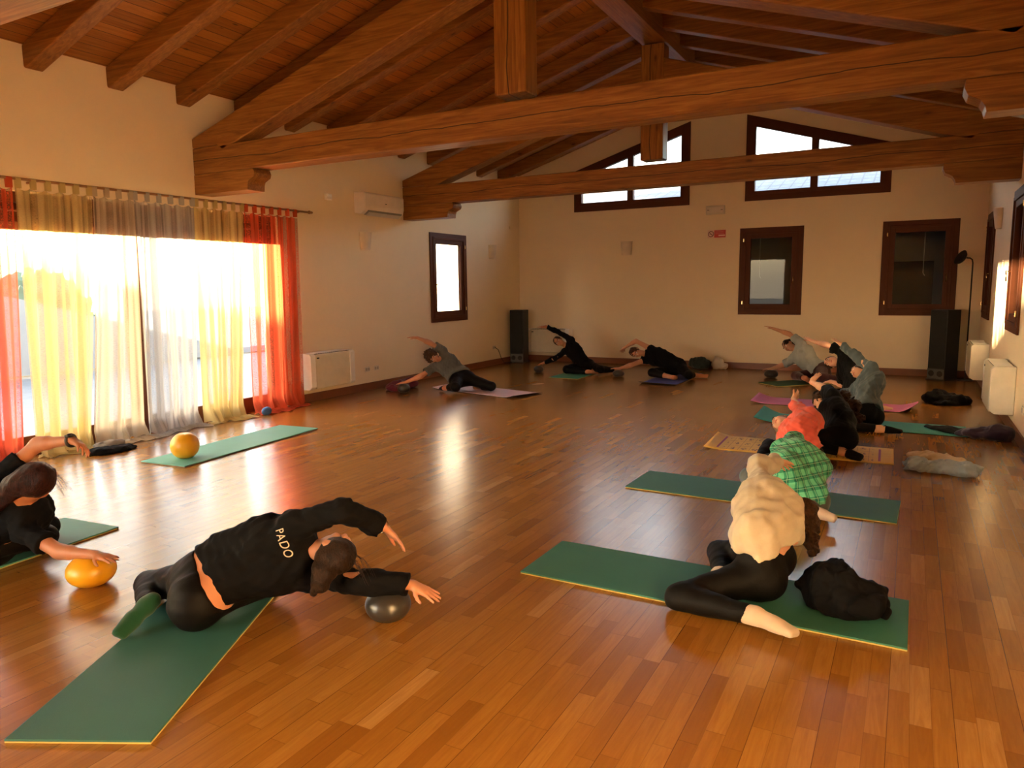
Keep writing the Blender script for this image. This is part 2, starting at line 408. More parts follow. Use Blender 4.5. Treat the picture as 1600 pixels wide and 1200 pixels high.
structure('wall_near', cut(prism(gab, YB-T, YB), [bx(-7.2, -4.6, YB-1, YB+1, .05, 2.56)]), [P], label='gable wall behind the viewer')  # the opening is added out of view to let fill daylight in
# sloping ceiling boards, both sides of the ridge
cb = bmesh.new()
for s in (1, -1):
    xe = XL-.8 if s > 0 else XR+.8
    ze = ZE-SL*.8
    p = [(xe, ze), (XM, ZR), (XM, ZR+.12), (xe, ze+.12)]
    A = [cb.verts.new((q[0], YB-T-.3, q[1])) for q in p]; B = [cb.verts.new((q[0], YF+T+.5, q[1])) for q in p]
    cb.faces.new(A); cb.faces.new(B[::-1])
    for i in range(4): cb.faces.new((A[i], B[i], B[(i+1) % 4], A[(i+1) % 4]))
bmesh.ops.recalc_face_normals(cb, faces=cb.faces)
structure('ceiling', cb, [boards()], label='sloping ceiling of knotty pine boards')
bb = bmesh.new(); box(bb, XL, XL+.018, YB, .99, 0, .115); box(bb, XL, XL+.018, 7.32, YF, 0, .115); structure('baseboard_left', bb, [SKIRT])
structure('baseboard_right', bx(XR-.018, XR, YB, YF-.018, 0, .115), [SKIRT]); structure('baseboard_far', bx(XL+.018, XR, YF-.018, YF, 0, .115), [SKIRT])

# windows ----------------------------------------------------------------
BRASS = plain('brass', (.75, .55, .28), .25, metal=1.)
def window(idx, org, ux, un, w, z0, z1, label, handle=1, shutter=False, open_side=0):
    """casing, sash, pane, handle on a wall; org = lower corner, ux along the wall, un into the room"""
    r = empty('window_%d' % idx, (0, 0, 0), label=label, kind='structure')
    M = Matrix((( ux[0], un[0], 0, org[0]), (ux[1], un[1], 0, org[1]), (0, 0, 1, 0), (0, 0, 0, 1)))
    def ring(a, b, wd, wd2, y0, y1, c0, c1, name, bev=.004):
        bm = bmesh.new()
        box(bm, a, a+wd, y0, y1, c0, c1, 0, bev); box(bm, b-wd, b, y0, y1, c0, c1, 0, bev)
        box(bm, a+wd, b-wd, y0, y1, c0, c0+wd2, 0, bev); box(bm, a+wd, b-wd, y0, y1, c1-wd2, c1, 0, bev)
        bmesh.ops.transform(bm, matrix=M, verts=bm.verts); bmesh.ops.recalc_face_normals(bm, faces=bm.faces)
        return obj(name, bm, r, mats=[FRAME])
    ring(0, w, .085, .085, -.10, .022, z0, z1, 'casing')
    ring(.075, w-.075, .042, .042, -.06, .034, z0+.075, z1-.075, 'sash_rim')
    ring(.105, w-.105, .09, .09, -.055, .014, z0+.105, z1-.105, 'sash')
    bm = bmesh.new(); box(bm, .185, w-.185, -.035, -.025, z0+.185, z1-.185); bmesh.ops.transform(bm, matrix=M, verts=bm.verts); obj('pane', bm, r, mats=[glass()])
    if handle:
        hx = w-.15 if handle > 0 else .15; zc = (z0+z1)/2-.12
        bm = tube([(hx, .01, zc), (hx, .055, zc), (hx, .06, zc+.01), (hx, .06, zc-.05), (hx, .055, zc-.11)], .008, 8)
        bmesh.ops.transform(bm, matrix=M, verts=bm.verts); h = obj('handle', bm, r, smooth=True, mats=[BRASS]); h['label'] = 'brass window handle'
        bm = bmesh.new()
        for zz in (z0+.22, z1-.22): box(bm, .062 if handle > 0 else w-.085, .085 if handle > 0 else w-.062, .02, .045, zz-.035, zz+.035, 0, .006)
        bmesh.ops.transform(bm, matrix=M, verts=bm.verts); obj('hinge', bm, r, mats=[BRASS])
    if shutter:
        bm = bmesh.new(); box(bm, .02, w-.02, -.26, -.22, z0+.05, z1-.05)
        k = z0+.1
        while k < z1-.12: box(bm, .06, w-.06, -.22, -.205, k, k+.045, 0, .005); k += .062
        bmesh.ops.transform(bm, matrix=M, verts=bm.verts); obj('shutter', bm, r, mats=[plain('shutter_wood', (.12, .06, .045), .6)])
    return r
window(1, (XL, 10.78), (0, 1), (1, 0), 1.20, .976, 2.568, 'narrow dark wood window in the left wall, bright outside', handle=-1)
window(2, (-2.864, YF), (1, 0), (0, -1), 1.111, 1.025, 2.613, 'square dark framed window in the far wall, left of the two')
window(3, (-.492, YF), (1, 0), (0, -1), 1.124, 1.025, 2.613, 'dark framed window in the far wall behind the tall speaker')
window(4, (XR, 13.78), (0, -1), (-1, 0), 1.13, 1.025, 2.613, 'shuttered window in the right wall nearest the far corner', handle=1, shutter=True)
window(5, (XR, 10.40), (0, -1), (-1, 0), 1.15, 1.025, 2.613, 'shuttered window in the right wall at the edge of view', handle=-1, shutter=True)
def transom(idx, pts, xm, label):
    r = empty('window_%d' % idx, (0, 0, 0), label=label, kind='structure')
    cx = sum(p[0] for p in pts)/4; n = len(pts)
    def inset(d):
        o = []
        for i in range(n):
            p0, p1, p2 = Vector(pts[i-1]), Vector(pts[i]), Vector(pts[(i+1) % n])
            d1 = (p1-p0).normalized(); d2 = (p2-p1).normalized(); n1 = Vector((-d1.y, d1.x)); n2 = Vector((-d2.y, d2.x))
            m = (n1+n2).normalized(); o.append(tuple(p1+m*(d/max(.3, m.dot(n1)))))
        return o
    def frame(o0, o1, y0, y1, name):
        A, B = inset(o0), inset(o1); bm = bmesh.new(); V = {}
        for k, (Q, yy) in enumerate([(A, y0), (A, y1), (B, y0), (B, y1)]): V[k] = [bm.verts.new((q[0], yy, q[1])) for q in Q]
        for i in range(n):
            j = (i+1) % n
            for a, b in ((0, 1), (1, 3), (3, 2), (2, 0)): bm.faces.new((V[a][i], V[a][j], V[b][j], V[b][i]))
        bmesh.ops.recalc_face_normals(bm, faces=bm.faces); return obj(name, bm, r, mats=[FRAME])
    frame(-.055, .06, YF-.022, YF+.10, 'casing'); frame(.05, .115, YF-.034, YF+.06, 'sash')
    g = inset(.1)
    obj('pane', prism(g, YF+.02, YF+.03), r, mats=[glass()])
    q = inset(.08); lo = [p for p in q if p[1] < 3.5]; top = sorted([p for p in q if p[1] >= 3.5])
    t = (xm-top[0][0])/(top[1][0]-top[0][0]); zt = top[0][1]+t*(top[1][1]-top[0][1])
    obj('mullion', prism([(xm-.06, q[0][1]-.01), (xm+.06, q[0][1]-.01), (xm+.06, zt), (xm-.06, zt)], YF-.03, YF+.07), r, mats=[FRAME])
    return r
transom(6, tL, -5.005, 'left sloping transom window high in the far gable')
transom(7, tR, -1.62, 'right sloping transom window high in the far gable')

# glazed door behind the curtains --------------------------------------
def glass_door(idx, a0, a1, nl, label):
    cy = (a0+a1)/2; r = empty('door_%d' % idx, (XL-.1, cy, 0), label=label, kind='structure'); o = XL-.1; X0 = XL-.16
    bm = bmesh.new()
    for (a, b, c, d) in ((a0, a1, 2.46, 2.56), (a0, a0+.09, 0, 2.46), (a1-.09, a1, 0, 2.46)): box(bm, X0-o, X0+.10-o, a-cy, b-cy, c, d, 0, .004)
    obj('door_frame', bm, r, mats=[FRAME])
    boxo('shutter_box', X0-.10-o, X0+.02-o, a0+.09-cy, a1-.09-cy, 2.285, 2.46, FRAME, r, .004)
    boxo('head_rail', X0+.02-o, X0+.09-o, a0+.09-cy, a1-.09-cy, 2.38, 2.40, FRAME, r, .004)
    st = (a1-a0-.18)/nl
    for i in range(nl):
        a = a0+.09+i*st+(.0 if i == 0 else .01); b = a0+.09+(i+1)*st-.01
        L = empty('door_leaf', (0, 0, 0)); L.parent = r
        bm = bmesh.new()
        for (p, q, c, d) in ((a, a+.085, .0, 2.28), (b-.085, b, .0, 2.28), (a+.085, b-.085, 0, .20), (a+.085, b-.085, 2.2, 2.28)):
            box(bm, -.02, .05, p-cy, q-cy, c, d, 0, .005)
        obj('leaf_frame', bm, L, mats=[FRAME])
        boxo('pane', .01, .018, a+.08-cy, b-.08-cy, .19, 2.21, glass(), L)
        obj('handle', tube([(.05, a+.05-cy, 1.05), (.10, a+.05-cy, 1.05), (.10, a+.05-cy, .93)], .009, 8), L, smooth=True, mats=[BRASS])
glass_door(1, 1.02, 7.26, 3, 'wide dark framed glass door behind the sheer curtains')
glass_door(2, -3.0, -.5, 1, 'added unseen glass door behind the view, letting in more daylight')  # invented door out of view, put in for extra daylight

# ------------------------------------------------------------------ outside
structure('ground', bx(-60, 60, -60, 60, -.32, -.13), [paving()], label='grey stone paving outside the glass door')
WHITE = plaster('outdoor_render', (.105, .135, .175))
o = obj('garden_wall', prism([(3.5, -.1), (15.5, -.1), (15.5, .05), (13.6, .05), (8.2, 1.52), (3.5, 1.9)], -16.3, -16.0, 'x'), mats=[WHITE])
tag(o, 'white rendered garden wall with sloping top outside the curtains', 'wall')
o = obj('shadow_block', prism([(-10, -.1), (1.4, -.1), (1.4, 1.25), (.1, 1.45), (-2.8, 2.1), (-6, 2.9), (-10, 2.9)], -24.0, -20.0, 'x'), mats=[WHITE])  # unseen block, profiled so its sun shadow slopes across the curtains
tag(o, 'unseen outbuilding with sloping roof beyond the terrace', 'building')
for i, (x, y, h, rr, lab) in enumerate([(-22, 12.0, 2.3, 1.3, 'leftmost shrub beyond the garden wall'), (-22, 9.2, 2.4, 1.2, 'tall shrub beyond the garden wall'), (-29, 32, 2.6, 2.4, 'broad shrub beyond the garden wall')]):
    bm = bmesh.new(); bmesh.ops.create_icosphere(bm, subdivisions=4, radius=1)
    for v in bm.verts:
        k = 1+.16*math.sin(v.co.x*9+i)*math.sin(v.co.y*8)*math.sin(v.co.z*10+2*i)+rnd.uniform(-.06, .06)
        v.co = Vector((v.co.x*rr*k, v.co.y*rr*k, (v.co.z*.5+.48)*h*k-.0))
    t = obj('shrub', bm, None, (x, y, -.1), False, [plain('evergreen_leaves', (.045, .075, .05), .8, var=.5, vs=3.)]); tag(t, lab+' outside', 'shrub')
tag(obj('window_sun_block', bx(-9.1, -8.5, 9.9, 11.6, -.1, 2.9), mats=[WHITE]), 'unseen added shed outside beside the narrow left window', 'shed')  # unseen block added to keep direct sun out of the narrow window
# pale house seen through the narrow left window
hb = empty('house', (-13, 24, -.1), label='pale cream house seen through the narrow left window', cat='house')
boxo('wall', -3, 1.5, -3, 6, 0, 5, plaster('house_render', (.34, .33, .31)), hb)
boxo('corner_pillar', 1.55, 1.9, -3.3, -2.95, 0, 5, plain('pillar_render', (.8, .62, .42), .8), hb)
boxo('window_frame', .2, 1.0, -3.04, -2.99, 1.4, 2.8, FRAME, hb)
boxo('eave', -3.3, 2.1, -3.5, 6.2, 5, 5.2, plain('eave_wood', (.3, .2, .12), .7), hb)
# annex behind the far wall, its dark room and its tiled roof
an = empty('annex', (-3.2, YF+T, 0), label='lower annex behind the far wall with tiled roof', cat='building')
GR = plaster('annex_plaster', (.36, .36, .33))
bm = bmesh.new(); box(bm, -4.8, 4.8, 3.0, 3.2, -.1, 2.9); box(bm, -4.8, -4.6, 0, 3.0, -.1, 2.9); box(bm, 4.6, 4.8, 0, 3.0, -.1, 2.9); box(bm, -4.6, 4.6, 0, 3.0, 2.8, 2.95); box(bm, -4.6, 4.6, 0, 3.0, -.1, 0)
obj('room', bm, an, mats=[GR])
ar = bmesh.new()
for a in ((( -4.9, .02, 3.02), (4.9, .02, 3.02), (4.9, 4.2, 4.34), (-4.9, 4.2, 4.34)),):
    A = [ar.verts.new(v) for v in a]; B = [ar.verts.new((v[0], v[1], v[2]-.06)) for v in a]
    ar.faces.new(A); ar.faces.new(B[::-1])
    for i in range(4): ar.faces.new((A[i], B[i], B[(i+1) % 4], A[(i+1) % 4]))
bmesh.ops.recalc_face_normals(ar, faces=ar.faces); obj('tiled_roof', ar, an, mats=[rooftiles()])
boxo('cupboard', 2.75, 3.2+.35, 2.3, 2.95, 0, 2.0, plain('dark_cupboard', (.03, .028, .022), .6), an)
boxo('picture', 1.25, 1.6, 2.95, 2.99, 1.62, 1.9, plain('dark_picture', (.04, .04, .035), .5), an)
for xx in (.55, 3.35): obj('pull_cord', tube([(xx, .5, 2.78), (xx, .5, 1.75), (xx+.03, .5, 1.70)], .006, 6), an, mats=[plain('white_cord', (.7, .7, .66), .6)])
# ------------------------------------------------------------------ roof timbers
W0 = wood('timber_x', 0); W0c = wood('timber_x_cracked', 0, crack=.004, seedz=3.10); WZ = wood('timber_z', 2); WZc = wood('timber_z_cracked', 2, crack=.006, seedz=-.02); WY = wood('timber_y', 1)
WR = wood('rafter_wood', 0, dark=(.115, .038, .006), mid=(.25, .098, .017), light=(.39, .165, .038))
zl = lambda x: 3.36+SL*(x-XL); zb = lambda x: 3.205+SL*(x+7.01)
def truss(y, label):
    D = .25; t = empty('timber_truss', (XM, y+D/2, 0), label=label, cat='roof truss', group='king post trusses of the hall')
    def mk(name, pts, mat, y0=-D/2, y1=D/2, bev=.012): return obj(name, prism(pts, y0, y1, 'y', bev), t, mats=[mat])
    h = (XR-XL)/2
    mk('tie_beam', [(-h, 2.95), (h, 2.95), (h, 3.25), (-h, 3.25)], W0c)
    rp = [(-h, 3.252), (-h+.42, 3.252), (-h+.50, 3.19), (-.15, zb(XM-.15)), (-.15, zl(XM-.15)), (-h, 3.36)]
    mk('principal_rafter', rp, W0c if False else W0); mk('principal_rafter', [(-x, z) for x, z in rp], W0)
    mk('king_post', [(-.16, 3.31), (.16, 3.31), (.16, 4.83), (-.16, 4.83)], WZc, -D/2-.006, D/2-.02, .014)
    og = [(0, 2.948), (.98, 2.948), (1.0, 2.90), (.985, 2.86), (.93, 2.835), (.90, 2.82), (.885, 2.78), (.88, 2.72), (0, 2.72)]
    mk('corbel', [(-h+x, z) for x, z in og], W0, bev=.004)
    og2 = [(0, 2.948), (.76, 2.948), (.765, 2.89), (.74, 2.84), (.70, 2.82), (.665, 2.80), (.64, 2.76), (.63, 2.72), (0, 2.72)]
    mk('corbel', [(h-x, z) for x, z in og2], W0, bev=.004)
    return t
truss(5.995, 'nearest full roof truss spanning the hall above the curtained door')
truss(10.05, 'farther roof truss in front of the gable transoms')
truss(1.965, 'truss overhead, only its pale underside shows in the top left corner')
rb = obj('ridge_beam', bx(-.165, .165, (YB-YF)/2+.001, (YF-YB)/2-.001, 4.85, 5.13), None, (XM, (YF+YB)/2, 0), mats=[WY]); tag(rb, 'heavy ridge beam running lengthwise over the king posts', 'beam')
names = ['over the near truss', 'between the near trusses']
for k in range(-8, 12):
    y = 4.17+.825*k
    if y < YB or y > YF-.2: continue
    for s in (1, -1):
        xa = XL if s > 0 else XR
        z0 = 3.71; tk = .212
        pts = [(0, z0+.02), (.02*s, z0), (s*(abs(XM-xa)-.002), z0+SL*abs(XM-xa)), (s*(abs(XM-xa)-.002), z0+SL*abs(XM-xa)+tk), (0, z0+tk)]
        o = obj('rafter', prism(pts, 0, .17, 'y', .012), None, (xa, y, 0), mats=[WR])
        side = 'left' if s > 0 else 'right'
        if y < 5.9: w_ = 'before the near truss'
        elif y < 9.9: w_ = 'between the trusses'
        else: w_ = 'beyond the far truss'
        n = int(round((y-4.17)/.825))
        order = {0: 'first', 1: 'second', 2: 'third', 3: 'fourth', 4: 'fifth', 5: 'sixth', 6: 'seventh', 7: 'eighth', 8: 'ninth', 9: 'tenth', 10: 'eleventh', 11: 'twelfth'}.get(n)
        lab = ('pine rafter, %s from the upper left, %s slope, %s' % (order, side, w_)) if order else 'pine rafter on the %s slope, overhead behind the view' % side
        tag(o, lab, 'rafter', 'pine rafters of the %s slope' % side)

# ------------------------------------------------------------------ curtains
def col_at(stops, t): pass
rod = empty('curtain_rod', (-7.40, 4.3, 2.655), label='long thin brown curtain rod above the glass door', cat='curtain rod')
obj('rod', tube([(0, -3.6, 0), (0, 0, .004), (0, 3.4, 0)], .013, 10), rod, smooth=True, mats=[plain('rod_wood', (.33, .17, .07), .4)])
bm = lathe([(0, 0), (.012, 0), (.012, .02), (.022, .035), (.024, .055), (.012, .075), (.018, .09), (.012, .105), (0, .108)], 14); bmesh.ops.rotate(bm, matrix=Matrix.Rotation(-math.pi/2, 3, 'X'), verts=bm.verts)
obj('finial', bm, rod, (0, 3.4, 0), True, [plain('rod_wood', (.33, .17, .07), .4)])
for yy in (-3.3, -.2, 3.25): obj('bracket', tube([(0, yy, -.01), (-.055, yy, -.012), (-.113, yy, -.012)], .01, 8), rod, mats=[plain('rod_wood', (.33, .17, .07), .4)])
ORANGE, YELLOW, BEIGE, GREY = (.85, .15, .07), (.80, .62, .27), (.72, .60, .44), (.66, .62, .58)
def curtain(y0, y1, b0, b1, col, name, label, seed, dense=.93, thin=.54, amp=.035, lean=0.):
    R = random.Random(seed); ce = empty('sheer_curtain', (-7.40, (y0+y1)/2, 0), label=label, cat='curtain', group='tab top sheer curtains over the glass door')
    W = y1-y0; nu, nv = int(W*190)+20, 60; bm = bmesh.new(); uvl = bm.loops.layers.uv.new('UVMap'); G = []
    ph = [(R.uniform(0, 6.3), R.uniform(.7, 1.3)) for _ in range(6)]
    for j in range(nv+1):
        t = j/nv; z = 2.575*(1-t)+.012*t; row = []
        for i in range(nu+1):
            u = i/nu
            sag = .022*abs(math.sin(math.pi*u*W/.135))*(1-t)**6 if t < .3 else 0
            g = t**1.3
            yt = y0+u*W; yb = b0+u*(b1-b0)
            bul = math.sin(math.pi*min(1, t*1.05))*.0
            y = yt*(1-g)+yb*g+bul
            f = (math.sin(u*W*26*ph[0][1]+ph[0][0]+.5*t+.35*math.sin(3*t+u*4))+.6*math.sin(u*W*47*ph[1][1]+ph[1][0]-.9*t)+.45*math.sin(u*W*13*ph[2][1]+ph[2][0]+1.3*t)+.28*math.sin(u*W*97+ph[5][0]-1.1*t))
            x = f*amp*(.35+.65*t)*.85
            y += .009*math.sin(u*W*31+ph[3][0]+t*2.)*(.3+t)+.03*t*math.sin(u*W*5+ph[4][0]+t*1.5)*math.sin(math.pi*u)
            dz = 0.
            if t > .94:
                k = (t-.94)/.06; x += k*(.06+.05*math.sin(u*17+seed)); dz = .012*k*(1+math.sin(u*40+seed))
            row.append(bm.verts.new((x, y-(y0+y1)/2, z-sag+dz)))
        G.append(row)
    for j in range(nv):
        for i in range(nu):
            f = bm.faces.new((G[j][i], G[j][i+1], G[j+1][i+1], G[j+1][i]))
            for lp, (a, b) in zip(f.loops, ((i, j), (i+1, j), (i+1, j+1), (i, j+1))): lp[uvl].uv = (a/nu*W+seed*3.1, b/nv)
    m = sheer('sheer_'+name, col, dense, thin)
    obj('drape', bm, ce, smooth=True, mats=[m])
    # gathered hem lying on the floor
    bm = bmesh.new(); n2 = int(abs(b1-b0)*60)+10; G = []
    for j in range(9):
        a = j/8; row = []
        for i in range(n2+1):
            u = i/n2; yy = b0+u*(b1-b0)-(y0+y1)/2+.05*math.sin(u*9+seed)*a
            wdt = .17+.06*math.sin(u*W*6+seed*2)+.03*math.sin(u*W*17)
            row.append(bm.verts.new((.02+wdt*a, yy, .004+.042*math.sin(math.pi*min(1, a*1.02))**.6*(.55+.28*math.sin(u*W*7+seed)+.17*math.sin(u*W*19+a*4))+.012*math.sin(a*13+u*W*16)**2)))
        G.append(row)
    uvl = bm.loops.layers.uv.new('UVMap')
    for j in range(8):
        for i in range(n2):
            f = bm.faces.new((G[j][i], G[j][i+1], G[j+1][i+1], G[j+1][i]))
            for lp, (a, b) in zip(f.loops, ((i, j), (i+1, j), (i+1, j+1), (i, j+1))): lp[uvl].uv = (a/n2*W+seed, b/8)
    obj('floor_hem', bm, ce, smooth=True, mats=[sheer('hem_'+name, tuple(min(1, c*1.0) for c in col), .97, .8)])
    # hem band and tabs
    tm = sheer('tab_'+name, col, .97, .85); nt_ = max(2, int(round(W/.14)))
    for q in range(nt_+1):
        yy = -W/2+.025+q*(W-.05)/nt_
        bm = bmesh.new(); prev = None; n = 10; cr = []
        for a in range(n+1):
            an_ = -.5+a/n*(math.pi+1.); cr.append((.017*math.cos(an_)*1., .017*math.sin(an_)))
        cr = [(.012, -.085)]+cr+[(-.012, -.085)]
        wv = .022+.006*R.random()
        for (px, pz) in cr:
            cur = (bm.verts.new((px, yy-wv, 2.655+pz)), bm.verts.new((px, yy+wv, 2.655+pz)))
            if prev: bm.faces.new((prev[0], prev[1], cur[1], cur[0]))
            prev = cur
        uvl = bm.loops.layers.uv.new('UVMap'); obj('tab', bm, ce, smooth=True, mats=[tm])
    return ce
curtain(2.55, 3.90, 2.6, 3.76, ORANGE, 'orange', 'orange sheer curtain at the left edge of the picture', 1)
curtain(3.93, 4.66, 3.88, 4.45, YELLOW, 'yellow', 'yellow sheer curtain beside the left orange one', 2, amp=.04)
curtain(4.66, 5.11, 4.42, 5.03, BEIGE, 'beige', 'beige sheer curtain left of the central mullion', 3)
curtain(5.11, 5.88, 5.03, 5.76, GREY, 'grey', 'pale grey sheer curtain right of the central mullion', 4)
curtain(5.88, 6.60, 5.84, 6.40, YELLOW, 'yellow', 'yellow sheer curtain beside the right orange one', 5, amp=.04)
curtain(6.61, 7.50, 6.56, 7.42, ORANGE, 'orange', 'orange sheer curtain at the right end of the rod', 6)
curtain(1.6, 2.52, 1.6, 2.5, YELLOW, 'yellow', 'yellow sheer curtain outside the picture', 8)
curtain(.8, 1.58, .8, 1.5, GREY, 'grey', 'grey sheer curtain outside the picture', 9)

# ------------------------------------------------------------------ wall fittings
CREAM = plain('cream_enamel', (.66, .58, .44), .4); CREAM2 = plain('pale_enamel', (.80, .76, .70), .35); DKG = plain('dark_slot', (.03, .03, .03), .6)
def fancoil(org, rz, L, label, nslots=16):
    """wall heater: back on the wall, local x along the wall, local y away from it"""
    r = empty('fan_coil_heater', (org[0], org[1], 0), rz, label=label, cat='heater'); D, z0, z1 = .225, .2, .70
    bm = bmesh.new(); box(bm, -L/2+.10, L/2-.10, .004, D-.004, z0, z1-.01, 0, .012); obj('casing', bm, r, mats=[CREAM])
    for s in (-1, 1): obj('side_cover', prism([(.002, z0-.01), (D-.05, z0-.01), (D, z0+.03), (D, z1-.03), (D-.03, z1), (.002, z1)], min(s*(L/2-.1), s*L/2), max(s*(L/2-.1), s*L/2), 'x', .006), r, mats=[CREAM2])
    bm = bmesh.new(); box(bm, -L/2+.12, L/2-.12, .03, D-.03, z1-.012, z1-.004); obj('grille_tray', bm, r, mats=[DKG])
    for k in range(nslots):
        x = -L/2+.13+(L-.26)*k/(nslots-1); boxo('grille_slat', x-.006, x+.006, .03, D-.03, z1-.006, z1+.008, CREAM2, r)
    boxo('control_badge', L/2-.17, L/2-.125, D-.004, D+.002, z1-.075, z1-.055, DKG, r)
    return r
fancoil((XL+.001, 7.98), -math.pi/2, .92, 'beige wall heater beside the orange curtain')
fancoil((-6.75, YF-.001), math.pi, 1.0, 'beige wall heater in the far left corner behind a person')
fancoil((XR-.001, 9.62), math.pi/2, .95, 'nearer beige heater under the right wall windows')
fancoil((XR-.001, 12.7), math.pi/2, .95, 'farther beige heater on the right wall beside the lamp')
# air conditioner
ac = empty('air_conditioner', (XL, 9.3, 2.72), label='white air conditioner high on the left wall', cat='air conditioner')
obj('body', prism([(.003, .02), (.13, 0), (.205, .05), (.225, .12), (.225, .30), (.20, .325), (.003, .33)], -.48, .48, 'y', .012), ac, smooth=False, mats=[plain('ac_shell', (.78, .70, .66), .3)])
obj('air_outlet', prism([(.12, -.006), (.135, -.008), (.215, .045), (.212, .06)], -.40, .43, 'y'), ac, mats=[plain('ac_outlet', (.25, .25, .24), .5)])
obj('louvre', prism([(.14, -.016), (.15, -.018), (.212, .026), (.205, .03)], -.38, .41, 'y'), ac, mats=[plain('ac_louvre', (.55, .52, .5), .4)])
boxo('badge', .224, .229, .0, .03, .17, .182, DKG, ac)
def sconce(org, un, label):
    r = empty('wall_sconce', (org[0], org[1], org[2]), math.atan2(un[1], un[0])-math.pi/2, label=label, cat='wall lamp', group='plaster uplight sconces')
    bm = bmesh.new(); n = 14; rings = []
    for z, w_, d in ((-.135, .10, .065), (-.12, .103, .07), (.0, .112, .088), (.135, .122, .105)):
        rings.append([(w_*math.cos(math.pi*k/n), d*math.sin(math.pi*k/n)+.002, z) for k in range(n+1)])
    V = [[bm.verts.new(p) for p in q] for q in rings]
    for a, b in zip(V, V[1:]):
        for k in range(n): bm.faces.new((a[k], a[k+1], b[k+1], b[k]))
        bm.faces.new((a[n], a[0], b[0], b[n]))
    bm.faces.new(V[0][::-1])
    ins = [bm.verts.new((x*.9, max(.012, y*.88), .13)) for x, y, z in rings[-1]]; bot = [bm.verts.new((x*.8, max(.014, y*.75), -.05)) for x, y, z in rings[-1]]
    for k in range(n): bm.faces.new((V[-1][k], V[-1][k+1], ins[k+1], ins[k])); bm.faces.new((ins[k], ins[k+1], bot[k+1], bot[k]))
    bm.faces.new((V[-1][n], V[-1][0], ins[0], ins[n])); bm.faces.new((ins[n], ins[0], bot[0], bot[n])); bm.faces.new(bot)
    bmesh.ops.recalc_face_normals(bm, faces=bm.faces)
    obj('shade', bm, r, smooth=False, mats=[plain('sconce_plaster', (.70, .58, .46), .7)])
    bm = lathe([(0, .02), (.02, .02), (.025, .05), (.02, .09), (0, .10)], 12); obj('bulb', bm, r, (0, .045, -.06), True, [plain('lamp_glass', (.85, .82, .75), .25)])
    return r
sconce((XL, 9.04, 2.325), (1, 0), 'plaster wall sconce below the air conditioner')
sconce((XL, 12.96, 2.30), (1, 0), 'plaster wall sconce right of the narrow left window')
sconce((-5.075, YF, 2.33), (0, -1), 'plaster wall sconce on the far wall under the left transom')
sconce((XR, 11.9, 2.42), (-1, 0), 'plaster wall sconce between the right wall windows')
# emergency light, no-smoking sign, alarm sensor, sockets
e = empty('emergency_light', (-3.325, YF, 2.975), label='rectangular emergency light on the far wall above the red sign', cat='emergency light')
boxo('housing', -.175, .175, -.05, -.001, -.08, .08, plain('emergency_body', (.62, .55, .47), .5), e, .008)
boxo('diffuser', -.155, .155, -.062, -.05, -.058, .058, plain('emergency_lens', (.70, .60, .52), .25), e, .008)
for s in (-1, 1): boxo('clip', s*.125-.018, s*.125+.018, -.066, -.061, -.008, .008, plain('clip_dark', (.2, .13, .1), .5), e)
sg = empty('no_smoking_sign', (-3.29, YF, 2.535), label='small red and white no-smoking sign on the far wall', cat='sign')
boxo('plate', -.175, .165, -.006, -.001, -.075, .075, plain('sign_plate', (.75, .52, .42), .4), sg)
bm = bmesh.new(); bmesh.ops.create_circle(bm, segments=32, radius=.056, cap_ends=False); g1 = list(bm.verts); bmesh.ops.create_circle(bm, segments=32, radius=.042, cap_ends=False)
bm.verts.ensure_lookup_table(); V = list(bm.verts)
for k in range(32): bm.faces.new((V[k], V[(k+1) % 32], V[32+(k+1) % 32], V[32+k]))
box(bm, -.046, .046, -.006, .006, -.0005, .0005, M=Matrix.Rotation(-.78, 4, 'Z')); box(bm, -.03, .026, -.006, .004, -.0004, .0004)
bmesh.ops.rotate(bm, matrix=Matrix.Rotation(math.pi/2, 3, 'X'), verts=bm.verts); obj('prohibition_ring', bm, sg, (-.112, -.009, 0), mats=[plain('sign_dark_red', (.16, .035, .02), .4)])
boxo('red_panel', -.05, .16, -.010, -.006, -.068, .068, plain('sign_red', (.50, .02, .015), .4), sg)
boxo('text_bar', .03, .15, -.012, -.010, -.042, -.018, plain('sign_pale', (.8, .45, .38), .4), sg)
for k, (a, b) in enumerate(((-.03, .12), (-.03, .135))): boxo('text_line', a, b, -.0115, -.010, .03-.03*k, .042-.03*k, plain('sign_line', (.62, .12, .10), .4), sg)
sn = empty('alarm_sensor', (XL, 8.24, 2.92), label='tiny white alarm sensor on the left wall', cat='sensor'); boxo('sensor_body', .001, .05, -.06, .06, -.045, .045, plain('sensor_white', (.85, .8, .75), .4), sn, .012); boxo('sensor_lens', .05, .056, -.04, .04, -.0, .032, plain('sensor_lens', (.95, .95, .95), .3), sn)
def socket(org, un, w_, label, n=2):
    r = empty('wall_socket', org, math.atan2(un[1], un[0])-math.pi/2, label=label, cat='socket')
    boxo('cover_plate', -w_/2, w_/2, .001, .012, -.04, .04, plain('socket_cream', (.70, .62, .52), .4), r, .004)
    for k in range(n):
        x = (k-(n-1)/2)*w_/n*.9; boxo('outlet', x-.02, x+.02, .012, .015, -.022, .022, plain('socket_grey', (.42, .36, .3), .5), r)
    return r
socket((XL, 8.98, .33), (1, 0), .12, 'left of two sockets beside the curtain side heater'); socket((XL, 9.2, .33), (1, 0), .12, 'right of two sockets beside the curtain side heater')
socket((XL, 13.0, .36), (1, 0), .12, 'socket left of the left tall speaker with a black cable'); socket((XR, 8.45, .35), (-1, 0), .12, 'socket on the right wall above the dark bag')
